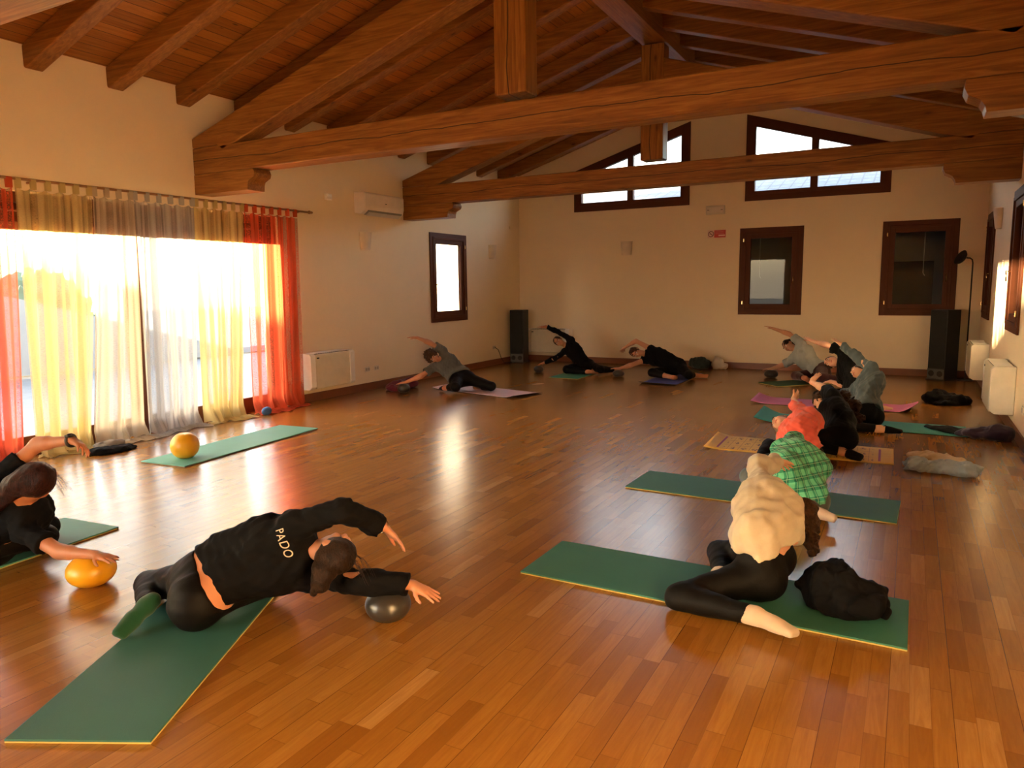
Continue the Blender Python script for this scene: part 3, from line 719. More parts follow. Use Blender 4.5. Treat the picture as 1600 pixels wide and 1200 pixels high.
tag(obj('cable', tube([(XL+.02, 13.02, .36), (XL+.05, 13.1, .3), (XL+.06, 13.2, .12), (XL+.07, 13.3, .02), (-7.35, 13.5, .012)], .006, 6), smooth=True, mats=[DKG]), 'black cable from the wall socket to the left speaker', 'cable')
def hook(y, z, lab): tag(obj('wall_fixing', tube([(XL, y, z), (XL+.02, y, z)], .035, 14), mats=[plaster()]), lab, 'cover cap')
hook(13.75, 2.83, 'small round cover cap high near the far left corner')

# speakers, floor lamp
BLK = plain('black_lacquer', (.007, .007, .008), .45); BLK2 = plain('speaker_cloth', (.012, .012, .013), .9)
def speaker(loc, rz, w_, d, h, label):
    r = empty('tower_speaker', (loc[0], loc[1], 0), rz, label=label, cat='speaker', group='tall black tower speakers')
    boxo('cabinet', -w_/2, w_/2, -d/2, d/2, .015, h, BLK, r, .006); boxo('grille', -w_/2+.012, w_/2-.012, -d/2-.012, -d/2, .20, h-.015, BLK2, r, .004)
    boxo('port_panel', -w_/2+.004, w_/2-.004, -d/2-.012, -d/2, .03, .185, plain('port_grey', (.07, .07, .07), .5), r, .003)
    for s in (-1, 1):
        bm = lathe([(0, 0), (.036, 0), (.045, .004), (.048, .0), (.048, -.004)], 20); bmesh.ops.rotate(bm, matrix=Matrix.Rotation(math.pi/2, 3, 'X'), verts=bm.verts); obj('port', bm, r, (s*w_*.25, -d/2-.014, .11), True, [plain('port_black', (.004, .004, .004), .6)])
    boxo('base', -w_/2-.015, w_/2+.015, -d/2-.02, d/2+.015, 0, .02, BLK, r, .004)
speaker((-7.27, 13.66), .10, .30, .30, 1.11, 'left tall black speaker in the far left corner')
speaker((.50, 13.76), -.62, .29, .33, 1.14, 'right tall black speaker under the far right window')
fl = empty('floor_lamp', (.82, 13.78, 0), label='thin black floor lamp with tilted round head in the right corner', cat='floor lamp')
obj('base', lathe([(0, 0), (.12, 0), (.12, .012), (.02, .02), (0, .02)], 28), fl, smooth=False, mats=[BLK])
obj('pole', tube([(0, 0, .01), (0, 0, 1.88), (-.01, 0, 1.93), (-.04, 0, 1.955), (-.09, -.01, 1.96)], .011, 8), fl, smooth=True, mats=[BLK])
bm = lathe([(0, -.035), (.05, -.03), (.10, 0), (.125, .035), (.118, .035), (.06, .0), (0, -.012)], 28); bmesh.ops.rotate(bm, matrix=Matrix.Rotation(math.radians(-58), 3, 'Y') @ Matrix.Rotation(math.radians(25), 3, 'X'), verts=bm.verts)
obj('lamp_shade', bm, fl, (-.15, -.02, 1.955), True, [BLK])

# ------------------------------------------------------------------ mats
def thick_mat(cx, cy, ang, l, w_, col, edge, label, t=.016, group='firm green exercise mats'):
    bm = bmesh.new(); box(bm, -l/2, l/2, -w_/2, w_/2, .0005, t*.45, 1, .002); box(bm, -l/2, l/2, -w_/2, w_/2, t*.45, t, 0, .002)
    return tag(obj('exercise_mat', bm, None, (cx, cy, 0), mats=[matmat('mat_'+label[:12], col), plain('mat_edge_'+label[:12], edge, .6)]), label, 'mat', group), ang
def put(p, rz=None):
    o, a = p; o.rotation_euler[2] = a; return o
GRN_ = (.018, .105, .085); YE = (.55, .40, .10)
put(thick_mat(-.958, 5.629, -.031, 1.914, .555, (.030, .140, .105), YE, 'green mat under the person in the green checked shirt'))
put(thick_mat(-.892, 3.730, -.007, 1.914, .555, (.033, .150, .11), YE, 'green mat under the person in the cream sweatshirt'))
put(thick_mat(-6.108, 5.195, -1.478, 1.914, .555, (.10, .36, .30), (.20, .12, .07), 'empty pale green mat in front of the curtains'))
curtain(-3.05, -.45, -3.0, -.5, YELLOW, 'yellow', 'yellow sheer curtain over the added door behind the view, warming its daylight', 15)  # added with the unseen door to scatter warm light into the room
put(thick_mat(-2.966, 2.222, math.radians(116.8), 1.914, .535, (.028, .115, .095), YE, 'nearest green mat, under the person with lettering on the back'))
put(thick_mat(-4.852, 1.942, math.radians(-85.4), 1.914, .549, (.06, .25, .20), YE, 'pale green mat at the left edge under the red haired person'))
put(thick_mat(-1.27, 12.70, math.radians(46), 1.914, .50, (.012, .075, .04), (.5, .42, .14), 'dark green mat under the person in the grey shirt and maroon trousers'))
put(thick_mat(-5.28, 12.42, math.radians(91), 1.85, .55, (.03, .22, .16), (.45, .42, .12), 'small looking green mat under the person in black long sleeves', t=.012))
def flex_mat(cx, cy, ang, l, w_, mat, label, c0=.0, c1=.0, group=None, wav=.0, under=(.02, .02, .02), skew=0.):
    bm = bmesh.new(); uvl = bm.loops.layers.uv.new('UVMap'); nu, nv = 60, 10; top = []; bot = []
    for i in range(nu+1):
        u = i/nu; s = (u-.5)*l; rt = []; rb_ = []
        for j in range(nv+1):
            v = j/nv; t = (v-.5)*w_
            z = .006+c0*max(0, 1-u*9)**1.6*(.6+.6*v)+c1*max(0, 1-(1-u)*9)**1.6*(1.3-.7*v)+wav*max(0, math.sin(u*21+v*2))**3*(.4+.6*v)
            rt.append(bm.verts.new((s, t, z))); rb_.append(bm.verts.new((s, t, z-.005)))
        top.append(rt); bot.append(rb_)
    def q(a, uvs, mi):
        f = bm.faces.new(a); f.material_index = mi
        for lp, c in zip(f.loops, uvs): lp[uvl].uv = c
    for i in range(nu):
        for j in range(nv):
            uv = [(i/nu, j/nv), ((i+1)/nu, j/nv), ((i+1)/nu, (j+1)/nv), (i/nu, (j+1)/nv)]
            q((top[i][j], top[i+1][j], top[i+1][j+1], top[i][j+1]), uv, 0); q((bot[i][j+1], bot[i+1][j+1], bot[i+1][j], bot[i][j]), uv, 1)
    for i in range(nu):
        for j in (0, nv): q((bot[i][j], bot[i+1][j], top[i+1][j], top[i][j]) if j == 0 else (top[i][j], top[i+1][j], bot[i+1][j], bot[i][j]), [(0, 0)]*4, 1)
    for j in range(nv):
        q((top[0][j], top[0][j+1], bot[0][j+1], bot[0][j]), [(0, 0)]*4, 1); q((top[nu][j+1], top[nu][j], bot[nu][j], bot[nu][j+1]), [(0, 0)]*4, 1)
    o = obj('yoga_mat', bm, None, (cx, cy, 0), True, [mat, plain('mat_under_'+label[:10], under, .7)]); o.rotation_euler[2] = ang
    return tag(o, label, 'mat', group)
flex_mat(-.90, 7.42, .025, 1.66, .69, printed_mat(), 'yellow printed mat with purple bars under the curly haired person', c0=.03, under=(.5, .3, .06))
flex_mat(-.48, 9.03, -.02, 2.14, .63, matmat('teal_foam', (.03, .30, .28)), 'teal mat with a curled end under the person in the blue-grey top', c0=.075)
flex_mat(-.85, 10.37, -.01, 1.98, .62, matmat('pink_foam', (.62, .16, .36)), 'pink mat with curled ends under the person with a bare raised arm', c0=.05, c1=.10)
flex_mat(-5.72, 9.62, -.23, 1.72, .66, matmat('lilac_foam', (.62, .46, .50)), 'lilac mat under the person with curly hair and a grey T-shirt', c0=.04, c1=.03)
flex_mat(-3.54, 12.22, math.radians(90), 1.78, .60, matmat('blue_foam', (.055, .075, .34)), 'blue mat under the person in the black vest by the far wall', c0=.03)

# ------------------------------------------------------------------ implicit surfaces -> one continuous mesh
def nrm(v): v = np.asarray(v, float); return v/max(1e-9, np.linalg.norm(v))
class F:
    """a list of blended shapes; d(P) is the signed distance of the union"""
    def __init__(s, k=.03): s.p = []; s.k = k; s.clips = []; s.mod = None; s.lo = np.array([9e9]*3); s.hi = -s.lo
    def grow(s, *pts, r=.1):
        for p in pts: s.lo = np.minimum(s.lo, np.asarray(p)-r); s.hi = np.maximum(s.hi, np.asarray(p)+r)
    def cone(s, a, b, ra, rb, k=None, cap=False, sub=False, flat=None):
        a = np.asarray(a, float); b = np.asarray(b, float); L = b-a; LL = L@L+1e-12; dr = L/math.sqrt(LL)
        if not sub: s.grow(a, b, r=max(ra, rb)+.03)
        def f(P):
            q = P-a; t = np.clip(q@L/LL, 0, 1)[:, None]; e = q-t*L
            if flat is not None:
                ax, fs = flat; c = e@ax; e = e+np.outer(c*(1/fs-1), ax)
            d = np.linalg.norm(e, axis=1)-(ra+(rb-ra)*t[:, 0])
            if cap: d = np.maximum(d, (P-b)@dr)
            return d
        s.p.append((f, s.k if k is None else k, sub)); return s
    def ell(s, c, ax, rad, k=None, sub=False):
        c = np.asarray(c, float); A = np.array([nrm(x) for x in ax]); rad = np.asarray(rad, float)
        if not sub: s.grow(c, r=rad.max()+.02)
        def f(P):
            q = (P-c)@A.T; k0 = np.linalg.norm(q/rad, axis=1); k1 = np.linalg.norm(q/rad**2, axis=1)+1e-9; return k0*(k0-1)/k1
        s.p.append((f, s.k if k is None else k, sub)); return s
    def cutnow(s, n, p): n = nrm(n); c = float(n@np.asarray(p)); s.p.append((lambda P: P@n-c, 0, 'clip')); return s
    def clip(s, n, p): n = nrm(n); c = float(n@np.asarray(p)); s.clips.append(lambda P: P@n-c); return s
    def d(s, P):
        D = None
        for f, k, sub in s.p:
            x = f(P)
            if D is None: D = x
            elif sub == 'clip': D = np.maximum(D, x)
            elif sub:
                h = np.clip(.5-.5*(D+x)/k, 0, 1); D = D*(1-h)-x*h+k*h*(1-h)
            else:
                h = np.clip(.5+.5*(x-D)/k, 0, 1); D = x*(1-h)+D*h-k*h*(1-h)
        if s.mod is not None: D = D+s.mod(P)
        for c in s.clips: D = np.maximum(D, c(P))
        return D
def nets(fn, h=.008, name='m', floor=None):
    lo, hi = fn.lo, fn.hi.copy(); B = 8
    nb = np.maximum(1, np.ceil((hi-lo)/(h*B)).astype(int)); n = nb*B+1
    cs = [lo[i]+(np.arange(nb[i])+.5)*h*B for i in range(3)]
    C = np.stack(np.meshgrid(*cs, indexing='ij'), -1).reshape(-1, 3)
    dc = fn.d(C); act = np.abs(dc) < h*B*.87*1.25+.02
    D = np.ones(n, np.float32)
    bi = np.stack(np.unravel_index(np.arange(len(C)), nb), -1)
    for b, v in zip(bi[~act], dc[~act]):
        if v < 0: i, j, k = b*B; D[i:i+B+1, j:j+B+1, k:k+B+1] = -1
    g = np.arange(B+1); G = np.stack(np.meshgrid(g, g, g, indexing='ij'), -1).reshape(-1, 3)
    ab = bi[act]
    for s0 in range(0, len(ab), 400):
        ch = ab[s0:s0+400]; I = (ch[:, None, :]*B+G[None]).reshape(-1, 3); v = fn.d(lo+I*h).astype(np.float32)
        D[I[:, 0], I[:, 1], I[:, 2]] = v
    if floor is not None:
        zz = (floor-(lo[2]+np.arange(n[2])*h)).astype(np.float32); D = np.maximum(D, zz[None, None, :])
    D = np.pad(D, 1, constant_values=1.); lo = lo-h
    ins = D < 0
    c8 = [ins[i:ins.shape[0]-1+i, j:ins.shape[1]-1+j, k:ins.shape[2]-1+k] for i in (0, 1) for j in (0, 1) for k in (0, 1)]
    a = c8[0].copy(); o = c8[0].copy()
    for c in c8[1:]: a &= c; o |= c
    cells = np.argwhere(o & ~a)
    idx = -np.ones(a.shape, np.int32); idx[tuple(cells.T)] = np.arange(len(cells))
    off = [(i, j, k) for i in (0, 1) for j in (0, 1) for k in (0, 1)]
    val = np.stack([D[cells[:, 0]+i, cells[:, 1]+j, cells[:, 2]+k] for i, j, k in off], 1)
    acc = np.zeros((len(cells), 3)); cnt = np.zeros(len(cells))
    for p in range(8):
        for q in range(p+1, 8):
            if sum(abs(x-y) for x, y in zip(off[p], off[q])) != 1: continue
            v0, v1 = val[:, p], val[:, q]; m = (v0 < 0) != (v1 < 0); t = np.where(m, v0/np.where(m, v0-v1, 1), 0)
            pt = np.array(off[p])+(np.array(off[q])-np.array(off[p]))*t[:, None]
            acc += pt*m[:, None]; cnt += m
    V = lo+(cells+acc/cnt[:, None])*h
    faces = []
    for ax in range(3):
        u, w_ = (ax+1) % 3, (ax+2) % 3
        sl0 = [slice(None)]*3; sl1 = [slice(None)]*3; sl0[ax] = slice(0, -1); sl1[ax] = slice(1, None)
        A, Bm = ins[tuple(sl0)], ins[tuple(sl1)]; E = np.argwhere(A != Bm); E = E[(E[:, u] > 0) & (E[:, w_] > 0)]
        fl = A[tuple(E.T)]
        def cid(du, dw): c = E.copy(); c[:, u] -= du; c[:, w_] -= dw; return idx[tuple(c.T)]
        Q = np.stack([cid(1, 1), cid(0, 1), cid(0, 0), cid(1, 0)], 1); Q[~fl] = Q[~fl][:, ::-1]; faces.append(Q)
    Q = np.concatenate(faces); Q = Q[(Q >= 0).all(1)]
    # one gentle relaxation pass
    nbr = np.zeros_like(V); c = np.zeros(len(V))
    for x, y in ((0, 1), (1, 2), (2, 3), (3, 0)):
        np.add.at(nbr, Q[:, x], V[Q[:, y]]); np.add.at(nbr, Q[:, y], V[Q[:, x]]); np.add.at(c, Q[:, x], 1); np.add.at(c, Q[:, y], 1)
    V = V*.5+.5*nbr/np.maximum(c, 1)[:, None]
    if floor is not None: V[:, 2] = np.maximum(V[:, 2], floor)
    return V, Q
def build(name, fn, h, mat, parent=None, org=(0, 0, 0), floor=None):
    V, Q = nets(fn, h, name, floor); V = V-np.asarray(org)
    me = bpy.data.meshes.new(name); me.vertices.add(len(V)); me.vertices.foreach_set('co', V.astype(np.float32).ravel())
    me.loops.add(len(Q)*4); me.loops.foreach_set('vertex_index', Q.astype(np.int32).ravel()); me.polygons.add(len(Q))
    me.polygons.foreach_set('loop_start', np.arange(0, len(Q)*4, 4, dtype=np.int32)); me.update(calc_edges=True); me.validate()
    return obj(name, me, parent, tuple(org) if parent is None else (0, 0, 0), True, mat if isinstance(mat, list) else [mat])
def folds(amp, freq, seed=0, dirv=(0, 0, 1), stretch=.35, sharp=1.):
    R = np.random.RandomState(seed); d = nrm(dirv); a = nrm(np.cross(d, [.3, .9, .1])); b = np.cross(d, a); ph = R.uniform(0, 6.28, 8)
    def f(P):
        x, y, z = P@a, P@b, P@d
        wx = x+.03*np.sin(z*11+ph[0])+.02*np.sin(y*23+ph[1]); wy = y+.03*np.sin(z*9+ph[2])+.02*np.sin(x*19+ph[3])
        v = np.sin(wx*freq+z*freq*stretch+ph[4])*np.sin(wy*freq*.8+ph[5]+z*freq*stretch*.6)+.5*np.sin(wx*freq*1.9-z*freq*.5+ph[6])*np.sin(wy*freq*1.7+ph[7])
        return amp*np.sign(v)*np.abs(v)**sharp
    return f

def hand(f, w_, t, pn, side, s=1., curl=.25, spread=1.):
    """palm and five fingers: w_ wrist, t fingertip target, pn palm normal (towards the palm side), side = thumb side"""
    w_ = np.asarray(w_); dr = nrm(np.asarray(t)-w_); pn = nrm(np.asarray(pn)-dr*(np.asarray(pn)@dr)); sd = nrm(np.cross(dr, pn))*side
    fl = (pn, .62)
    for q, (o, l) in enumerate(((.024, .082), (.008, .088), (-.009, .085), (-.024, .076))):
        f.cone(w_+sd*o*.45*s, w_+dr*l*s+sd*o*s, .016*s, .0125*s, .012)
    f.cone(w_+dr*.02*s+sd*.008, w_+dr*.05*s+sd*.016, .018*s, .017*s, .012)
    for q, (o, l, L, sp) in enumerate(((.025, .084, .070, .20), (.0085, .090, .078, .05), (-.0085, .087, .073, -.08), (-.025, .078, .058, -.24))):
        b = w_+dr*l*s+sd*o*s; d1 = nrm(dr+sd*sp*spread+pn*curl*.5); m = b+d1*L*.45*s; d2 = nrm(dr+sd*sp*spread*.9+pn*curl*1.3); m2 = m+d2*L*.32*s; d3 = nrm(dr+sd*sp*spread*.8+pn*curl*1.9); e = m2+d3*L*.25*s
        f.cone(b, m, .0088*s, .0082*s, .006).cone(m, m2, .0080*s, .0074*s, .004).cone(m2, e, .0074*s, .0062*s, .004)
    b = w_+dr*.028*s+sd*.018*s; m = b+nrm(dr*.62+sd*.8+pn*.25)*.036*s; m2 = m+nrm(dr*.85+sd*.5+pn*.3)*.030*s; e = m2+nrm(dr+sd*.25+pn*.3)*.024*s
    f.cone(b, m, .014*s, .0105*s, .010).cone(m, m2, .0102*s, .0095*s, .005).cone(m2, e, .0092*s, .0075*s, .004)

def person(key, J, label, face, top, bottom, hair, feet=('bare', 'bare'), h=.0075, fat=1., skinc='skin', sleeve='long', floor=.0165, palmL=(0, 0, -1), palmR=(0, 0, -1), topfold=(.006, 34), eyes=False, tmat=None, bmat=None, hairmat_=None, hem=.0, headtilt=None, waist=.155, glasses=False, socks=None, curl=(.25, .2), bust=.8, crop=None):
    J = {k: np.array(v, float) for k, v in J.items()}; org = (round(J['pel'][0], 3), round(J['pel'][1], 3), 0.)
    SK = skin() if skinc == 'skin' else skin(skinc, {'fair': (.68, .38, .25), 'tan': (.44, .19, .10)}[skinc])
    fw = nrm([face[0], face[1], 0.]); rt = np.array([fw[1], -fw[0], 0.])
    spine = [J['pel'], J['mid'], J['che'], J['nek']]; latS = nrm(J['sR']-J['sL']); latH = nrm(nrm(J['hR']-J['hL'])*.5+rt*.5)
    def latat(t): return nrm(latH*(1-t)+latS*t)
    up = nrm(J['hed']-J['nek']); hd = J['hed']; hf = np.array(headtilt, float) if headtilt is not None else fw
    hf = nrm(hf-up*(hf@up)); hs = np.cross(hf, up)
    def torso(f, inf=0., arms=None, legs=None, low=True):
        a = fat
        if low:
            f.cone(J['hL'], J['hR'], .108*a+inf, .108*a+inf, .05)
            for q in ('hL', 'hR'): f.cone(J[q]-fw*.035-np.array([0, 0, .01]), J[q]-fw*.03, .093*a+inf, .09*a+inf, .05)
        l = latat(.2); m0 = (J['pel']+J['mid'])/2; f.cone(m0-l*.055*a, m0+l*.055*a, .092*a+inf, .092*a+inf, .06)
        l = latat(.4); f.cone(J['mid']-l*.05*a, J['mid']+l*.05*a, .086*a+inf, .086*a+inf, .06)
        m1 = (J['mid']+J['che'])/2; l = latat(.6); f.cone(m1-l*.06*a, m1+l*.06*a, .09*a+inf, .09*a+inf, .06)
        l = latat(.85); f.cone(J['che']-l*.07*a, J['che']+l*.07*a, .093*a+inf, .093*a+inf, .06)
        fr = nrm(np.cross(nrm(J['nek']-J['mid']), latS)); fr = fr if fr@fw > 0 else -fr
        for s_ in (-1, 1): f.ell(J['che']+fr*.062*a+latS*s_*.062-nrm(J['nek']-J['che'])*.0, (latS, fr, np.cross(latS, fr)), (.05*bust+inf, .055*bust+inf, .055*bust+inf), .05)
        f.cone(J['nek']-nrm(J['nek']-J['che'])*.05, J['sR'], .062*a+inf, .050*a+inf, .045); f.cone(J['nek']-nrm(J['nek']-J['che'])*.05, J['sL'], .062*a+inf, .050*a+inf, .045)
        f.cone((J['nek']+J['che'])/2-latS*.06, (J['nek']+J['che'])/2+latS*.06, .078*a+inf, .078*a+inf, .05)
        return fr
    def arm(f, s_, inf, upto=2., k=.035, cap=False, loose=0.):
        sh, el, wr = J['s'+s_], J['e'+s_], J['w'+s_]
        if upto <= 1: f.cone(sh, sh+(el-sh)*upto, .047+inf, (.047-.010*upto)+inf+loose, k, cap)
        else:
            f.cone(sh, el, .047+inf, .037+inf, k); t = upto-1; e = el+(wr-el)*t
            f.cone(el, e, .038+inf, .038-.013*t+inf+loose, k*.7, cap)
            if upto > 1.5: m = el+(wr-el)*.28; f.cone(el+(wr-el)*.1, m, .034+inf, .037+inf, k*.7)
    def leg(f, s_, inf, upto=2., k=.04, cap=False):
        hp, kn, an = J['h'+s_], J['k'+s_], J['a'+s_]
        f.cone(hp, kn, .090*fat+inf, .058+inf, k)
        t = upto-1; e = kn+(an-kn)*t; f.cone(kn, e, .056+inf, .056-.021*t+inf, k*.8, cap)
        dr = nrm(an-kn); bk = nrm(hp-(kn+dr*((hp-kn)@dr))); f.cone(kn+dr*.06+bk*.012, kn+dr*.20+bk*.008, .05+inf, .042+inf, k*.8)
    def foot(f, s_, inf, k=.02):
        a_, t = J['a'+s_], J['t'+s_]; dr = nrm(t-a_); dn = nrm(a_-J['k'+s_]); dn = nrm(dn-dr*(dn@dr)) if abs(dn@dr) < .97 else np.array([0, 0, -1.])
        he = a_-dr*.035+dn*.012; f.cone(a_, he, .034+inf, .031+inf, k); f.cone(he, a_+dr*.06, .031+inf, .03+inf, k); f.cone(a_, a_+dr*.11, .032+inf, .026+inf, k); sdv = nrm(np.cross(dr, dn))
        f.cone(a_+dr*.09-sdv*.014, t-dr*.03-sdv*.018, .024+inf, .016+inf, k); f.cone(a_+dr*.09+sdv*.014, t-dr*.02+sdv*.012, .025+inf, .018+inf, k)
        if inf == 0 and feet[0] == 'bare':
            for q in range(5): o = (q-2)*.0145; f.cone(t-dr*.035+sdv*o, t+dr*(.004-.008*abs(q-3.4)/2)+sdv*o, .0095 if q < 4 else .013, .0085 if q < 4 else .012, .006)
    # body
    b = F(.035); fr = torso(b)
    for s_ in 'RL':
        arm(b, s_, 0, 2.); leg(b, s_, 0); foot(b, s_, 0)
        pn = palmR if s_ == 'R' else palmL; dr = nrm(J['f'+s_]-J['w'+s_]); pnv = nrm(np.array(pn, float)-dr*(np.array(pn, float)@dr))
        # thumb side: towards the other hand when both palms face down
        sdv = np.cross(dr, pnv); inner = np.cross(pnv, dr) if s_ == 'R' else np.cross(dr, pnv); hand(b, J['w'+s_], J['f'+s_], pnv, 1 if inner@sdv > 0 else -1, .97, curl[0 if s_ == 'R' else 1])
    b.cone(J['nek']-nrm(J['nek']-J['che'])*.02, hd-up*.035-hf*.01, .052, .048, .03)
    b.ell(hd+up*.018-hf*.008, (hs, hf, up), (.074, .092, .094), .02)
    b.ell(hd+hf*.028-up*.045, (hs, hf, up), (.053, .056, .058), .03); b.ell(hd+hf*.062-up*.083, (hs, hf, up), (.02, .018, .016), .02)
    b.cone(hd+hf*.088+up*.016, hd+hf*.106-up*.016, .008, .0115, .010); b.cone(hd+hf*.092-up*.02-hs*.011, hd+hf*.092-up*.02+hs*.011, .007, .007, .008)
    for s_ in (-1, 1):
        b.ell(hd+hf*.094+hs*.031*s_+up*.012, (hs, hf, up), (.018, .014, .011), .010, sub=True)
        b.cone(hd+hf*.080+hs*.016*s_+up*.034, hd+hf*.070+hs*.046*s_+up*.034, .010, .008, .012)
        b.ell(hd+hf*.062+hs*.040*s_-up*.018, (hs, hf, up), (.02, .018, .02), .02)
        b.ell(hd+hs*.077*s_-up*.004-hf*.006, (hs, hf, up), (.008, .019, .030), .006); b.ell(hd+hs*.086*s_-up*.002-hf*.002, (hs, hf, up), (.006, .010, .017), .005, sub=True)
    b.ell(hd+hf*.080-up*.052, (hs, hf, up), (.023, .013, .011), .006); b.cone(hd+hf*.0955-up*.052-hs*.022, hd+hf*.0955-up*.052+hs*.022, .0022, .0022, .004, sub=True)
    root = build('person', b, h, SK, None, org, floor); tag(root, label, 'person')
    # eyes, brows and lips
    if eyes:
        for s_ in (-1, 1):
            bm = bmesh.new(); bmesh.ops.create_uvsphere(bm, u_segments=14, v_segments=10, radius=.0115); c = hd+hf*.0765+hs*.031*s_+up*.012-np.array(org)
            o = obj('eye', bm, root, tuple(c), True, [plain('eye_white', (.75, .68, .62), .25)]); bm = bmesh.new(); bmesh.ops.create_uvsphere(bm, u_segments=12, v_segments=8, radius=.0062)
            obj('iris', bm, o, tuple(hf*.0065), True, [plain('iris_brown', (.05, .025, .012), .2)])
            p0 = hd+hf*.090+hs*.014*s_+up*.036-np.array(org); p1 = hd+hf*.088+hs*.032*s_+up*.041-np.array(org); p2 = hd+hf*.074+hs*.050*s_+up*.034-np.array(org)
            obj('eyebrow', tube([p0, p1, p2], .004, 6), root, smooth=True, mats=[plain('brow_hair', (.05, .03, .02), .7)])
        c = hd-np.array(org); obj('lips', tube([c+hf*.088-up*.052-hs*.021, c+hf*.0935-up*.049-hs*.007, c+hf*.0935-up*.049+hs*.007, c+hf*.088-up*.052+hs*.021], .0042, 6, rads=[.0015, .0045, .0045, .0015]), root, smooth=True, mats=[plain('lips_red', (.50, .10, .08), .4)])
        if glasses:
            for s_ in (-1, 1):
                q = c+hf*.103+hs*.031*s_+up*.012; obj('spectacle_rim', tube([q+hs*.023*math.cos(a/10*6.283)+up*.017*math.sin(a/10*6.283) for a in range(10)], .0022, 5, True), root, smooth=True, mats=[plain('rim_black', (.02, .015, .015), .3)])
            obj('spectacle_bridge', tube([c+hf*.104-hs*.009+up*.014, c+hf*.107+up*.016, c+hf*.104+hs*.009+up*.014], .002, 5), root, mats=[plain('rim_black', (.02, .015, .015), .3)])
    # trousers
    t = F(.04); t.cone(J['hL'], J['hR'], .108*fat+.008, .108*fat+.008, .05)
    for q in ('hL', 'hR'): t.cone(J[q]-fw*.035-np.array([0, 0, .01]), J[q]-fw*.03, .093*fat+.008, .09*fat+.008, .05)
    l = latat(.2); m0 = (J['pel']+J['mid'])/2; t.cone(m0-l*.055*fat, m0+l*.055*fat, .092*fat+.008, .092*fat+.008, .05)
    lg = bottom[1]; su = nrm(J['mid']-J['pel']); t.cutnow(su, J['pel']+su*waist)
    leg(t, 'R', .008, 1+lg, cap=True); leg(t, 'L', .008, 1+lg, cap=True)
    t.mod = folds(.0022, 42, 3, su)
    build(bottom[0], t, h, bmat, root, org, floor)
    # top
    inf = {'tight': .010, 'loose': .018, 'hoodie': .024}[top[1]]
    s = F(.04); torso(s, inf, low=False)
    if hem > 0:
        l = latat(.05); s.cone(J['pel']-l*.08*fat+su*(.10-hem), J['pel']+l*.08*fat+su*(.10-hem), .112*fat+inf, .112*fat+inf, .05)
    s.cutnow(-su, J['pel']+su*(.09-hem))
    if sleeve == 'long': [arm(s, q, inf*.8, 1.90, cap=True, loose=.006) for q in 'RL']
    elif sleeve == 'short': [arm(s, q, inf*.9, .62, cap=True, loose=.016) for q in 'RL']
    elif sleeve == 'elbow': [arm(s, q, inf*.9, 1.25, cap=True, loose=.010) for q in 'RL']
    nv = nrm(J['hed']-J['nek']); nc = J['nek']+nv*(.045 if top[1] != 'hoodie' else .06); s.cone(nc+nv*.05, nc+nv*.20, .062, .11, .015, sub=True)
    a1, a2 = folds(topfold[0], topfold[1], 5, su, .5), folds(topfold[0]*.5, topfold[1]*2.1, 9, nrm(J['nek']-J['mid']), .9)
    s.mod = lambda P: a1(P)+a2(P)
    tp = build(top[0], s, h, tmat, root, org, floor)
    # feet coverings
    for q, s_ in enumerate('RL'):
        if feet[q] in ('sock', 'shoe'):
            k = F(.02); foot(k, s_, .004 if feet[q] == 'sock' else .005)
            if feet[q] == 'sock': dr = nrm(J['k'+s_]-J['a'+s_]); k.cone(J['a'+s_], J['a'+s_]+dr*.06, .038, .043, .02, cap=True)
            else:
                dr = nrm(J['t'+s_]-J['a'+s_]); k.clip(-dr, J['a'+s_]+dr*.045)
            build('sock' if feet[q] == 'sock' else 'shoe', k, h*.9, socks, root, org, floor)
            if feet[q] == 'shoe':
                a_ = J['a'+s_]; dr = nrm(J['t'+s_]-a_); up_ = np.array([0, 0, 1.]); sd = nrm(np.cross(dr, up_))
                for m_ in (-1, 1): obj('strap', tube([a_+dr*.09+sd*.03*m_+up_*.01-np.array(org), a_+dr*.05+up_*.042-np.array(org), a_+dr*.0-sd*.036*m_+up_*.012-np.array(org)], .0045, 6), root, smooth=True, mats=[socks])
    # hair
    H = F(.02); base = hd+up*.024-hf*.016; vol = hair.get('vol', .0)
    H.ell(base, (hs, hf, up), (.082+vol, .094+vol, .096+vol), .02)
    for a, b2, r1, r2 in hair.get('locks', []):
        H.cone(hd+a[0]*hs+a[1]*hf+a[2]*up, (hd+b2[0]*hs+b2[1]*hf+b2[2]*up) if len(b2) == 3 else np.array(b2[:3]), r1, r2, .03)
    for a, r in hair.get('world', []): pass
    for c_, r in hair.get('balls', []): H.ell(hd+c_[0]*hs+c_[1]*hf+c_[2]*up, (hs, hf, up), (r, r, r), .02)
    for a, b2, r1, r2 in hair.get('hang', []):
        p0 = hd+a[0]*hs+a[1]*hf+a[2]*up; H.cone(p0, p0+np.array(b2), r1, r2, .03)
    # keep the face clear
    H.ell(hd+hf*.110-up*.040, (hs, hf, up), (.066, .062, .100), .015, sub=True)
    if hair.get('ears'): [H.ell(hd+hs*.09*q-up*.01, (hs, hf, up), (.025, .022, .032), .01, sub=True) for q in (-1, 1)]
    am, fq = hair.get('rough', (.004, 60)); hm = folds(am, fq, 11, up, .2)
    if hair.get('curly'):
        h2 = folds(am*.8, fq*1.7, 4, hf, .1); H.mod = lambda P: hm(P)+h2(P)
    else: H.mod = hm
    hr = build('hair', H, h*.85, hairmat_, root, org, floor)
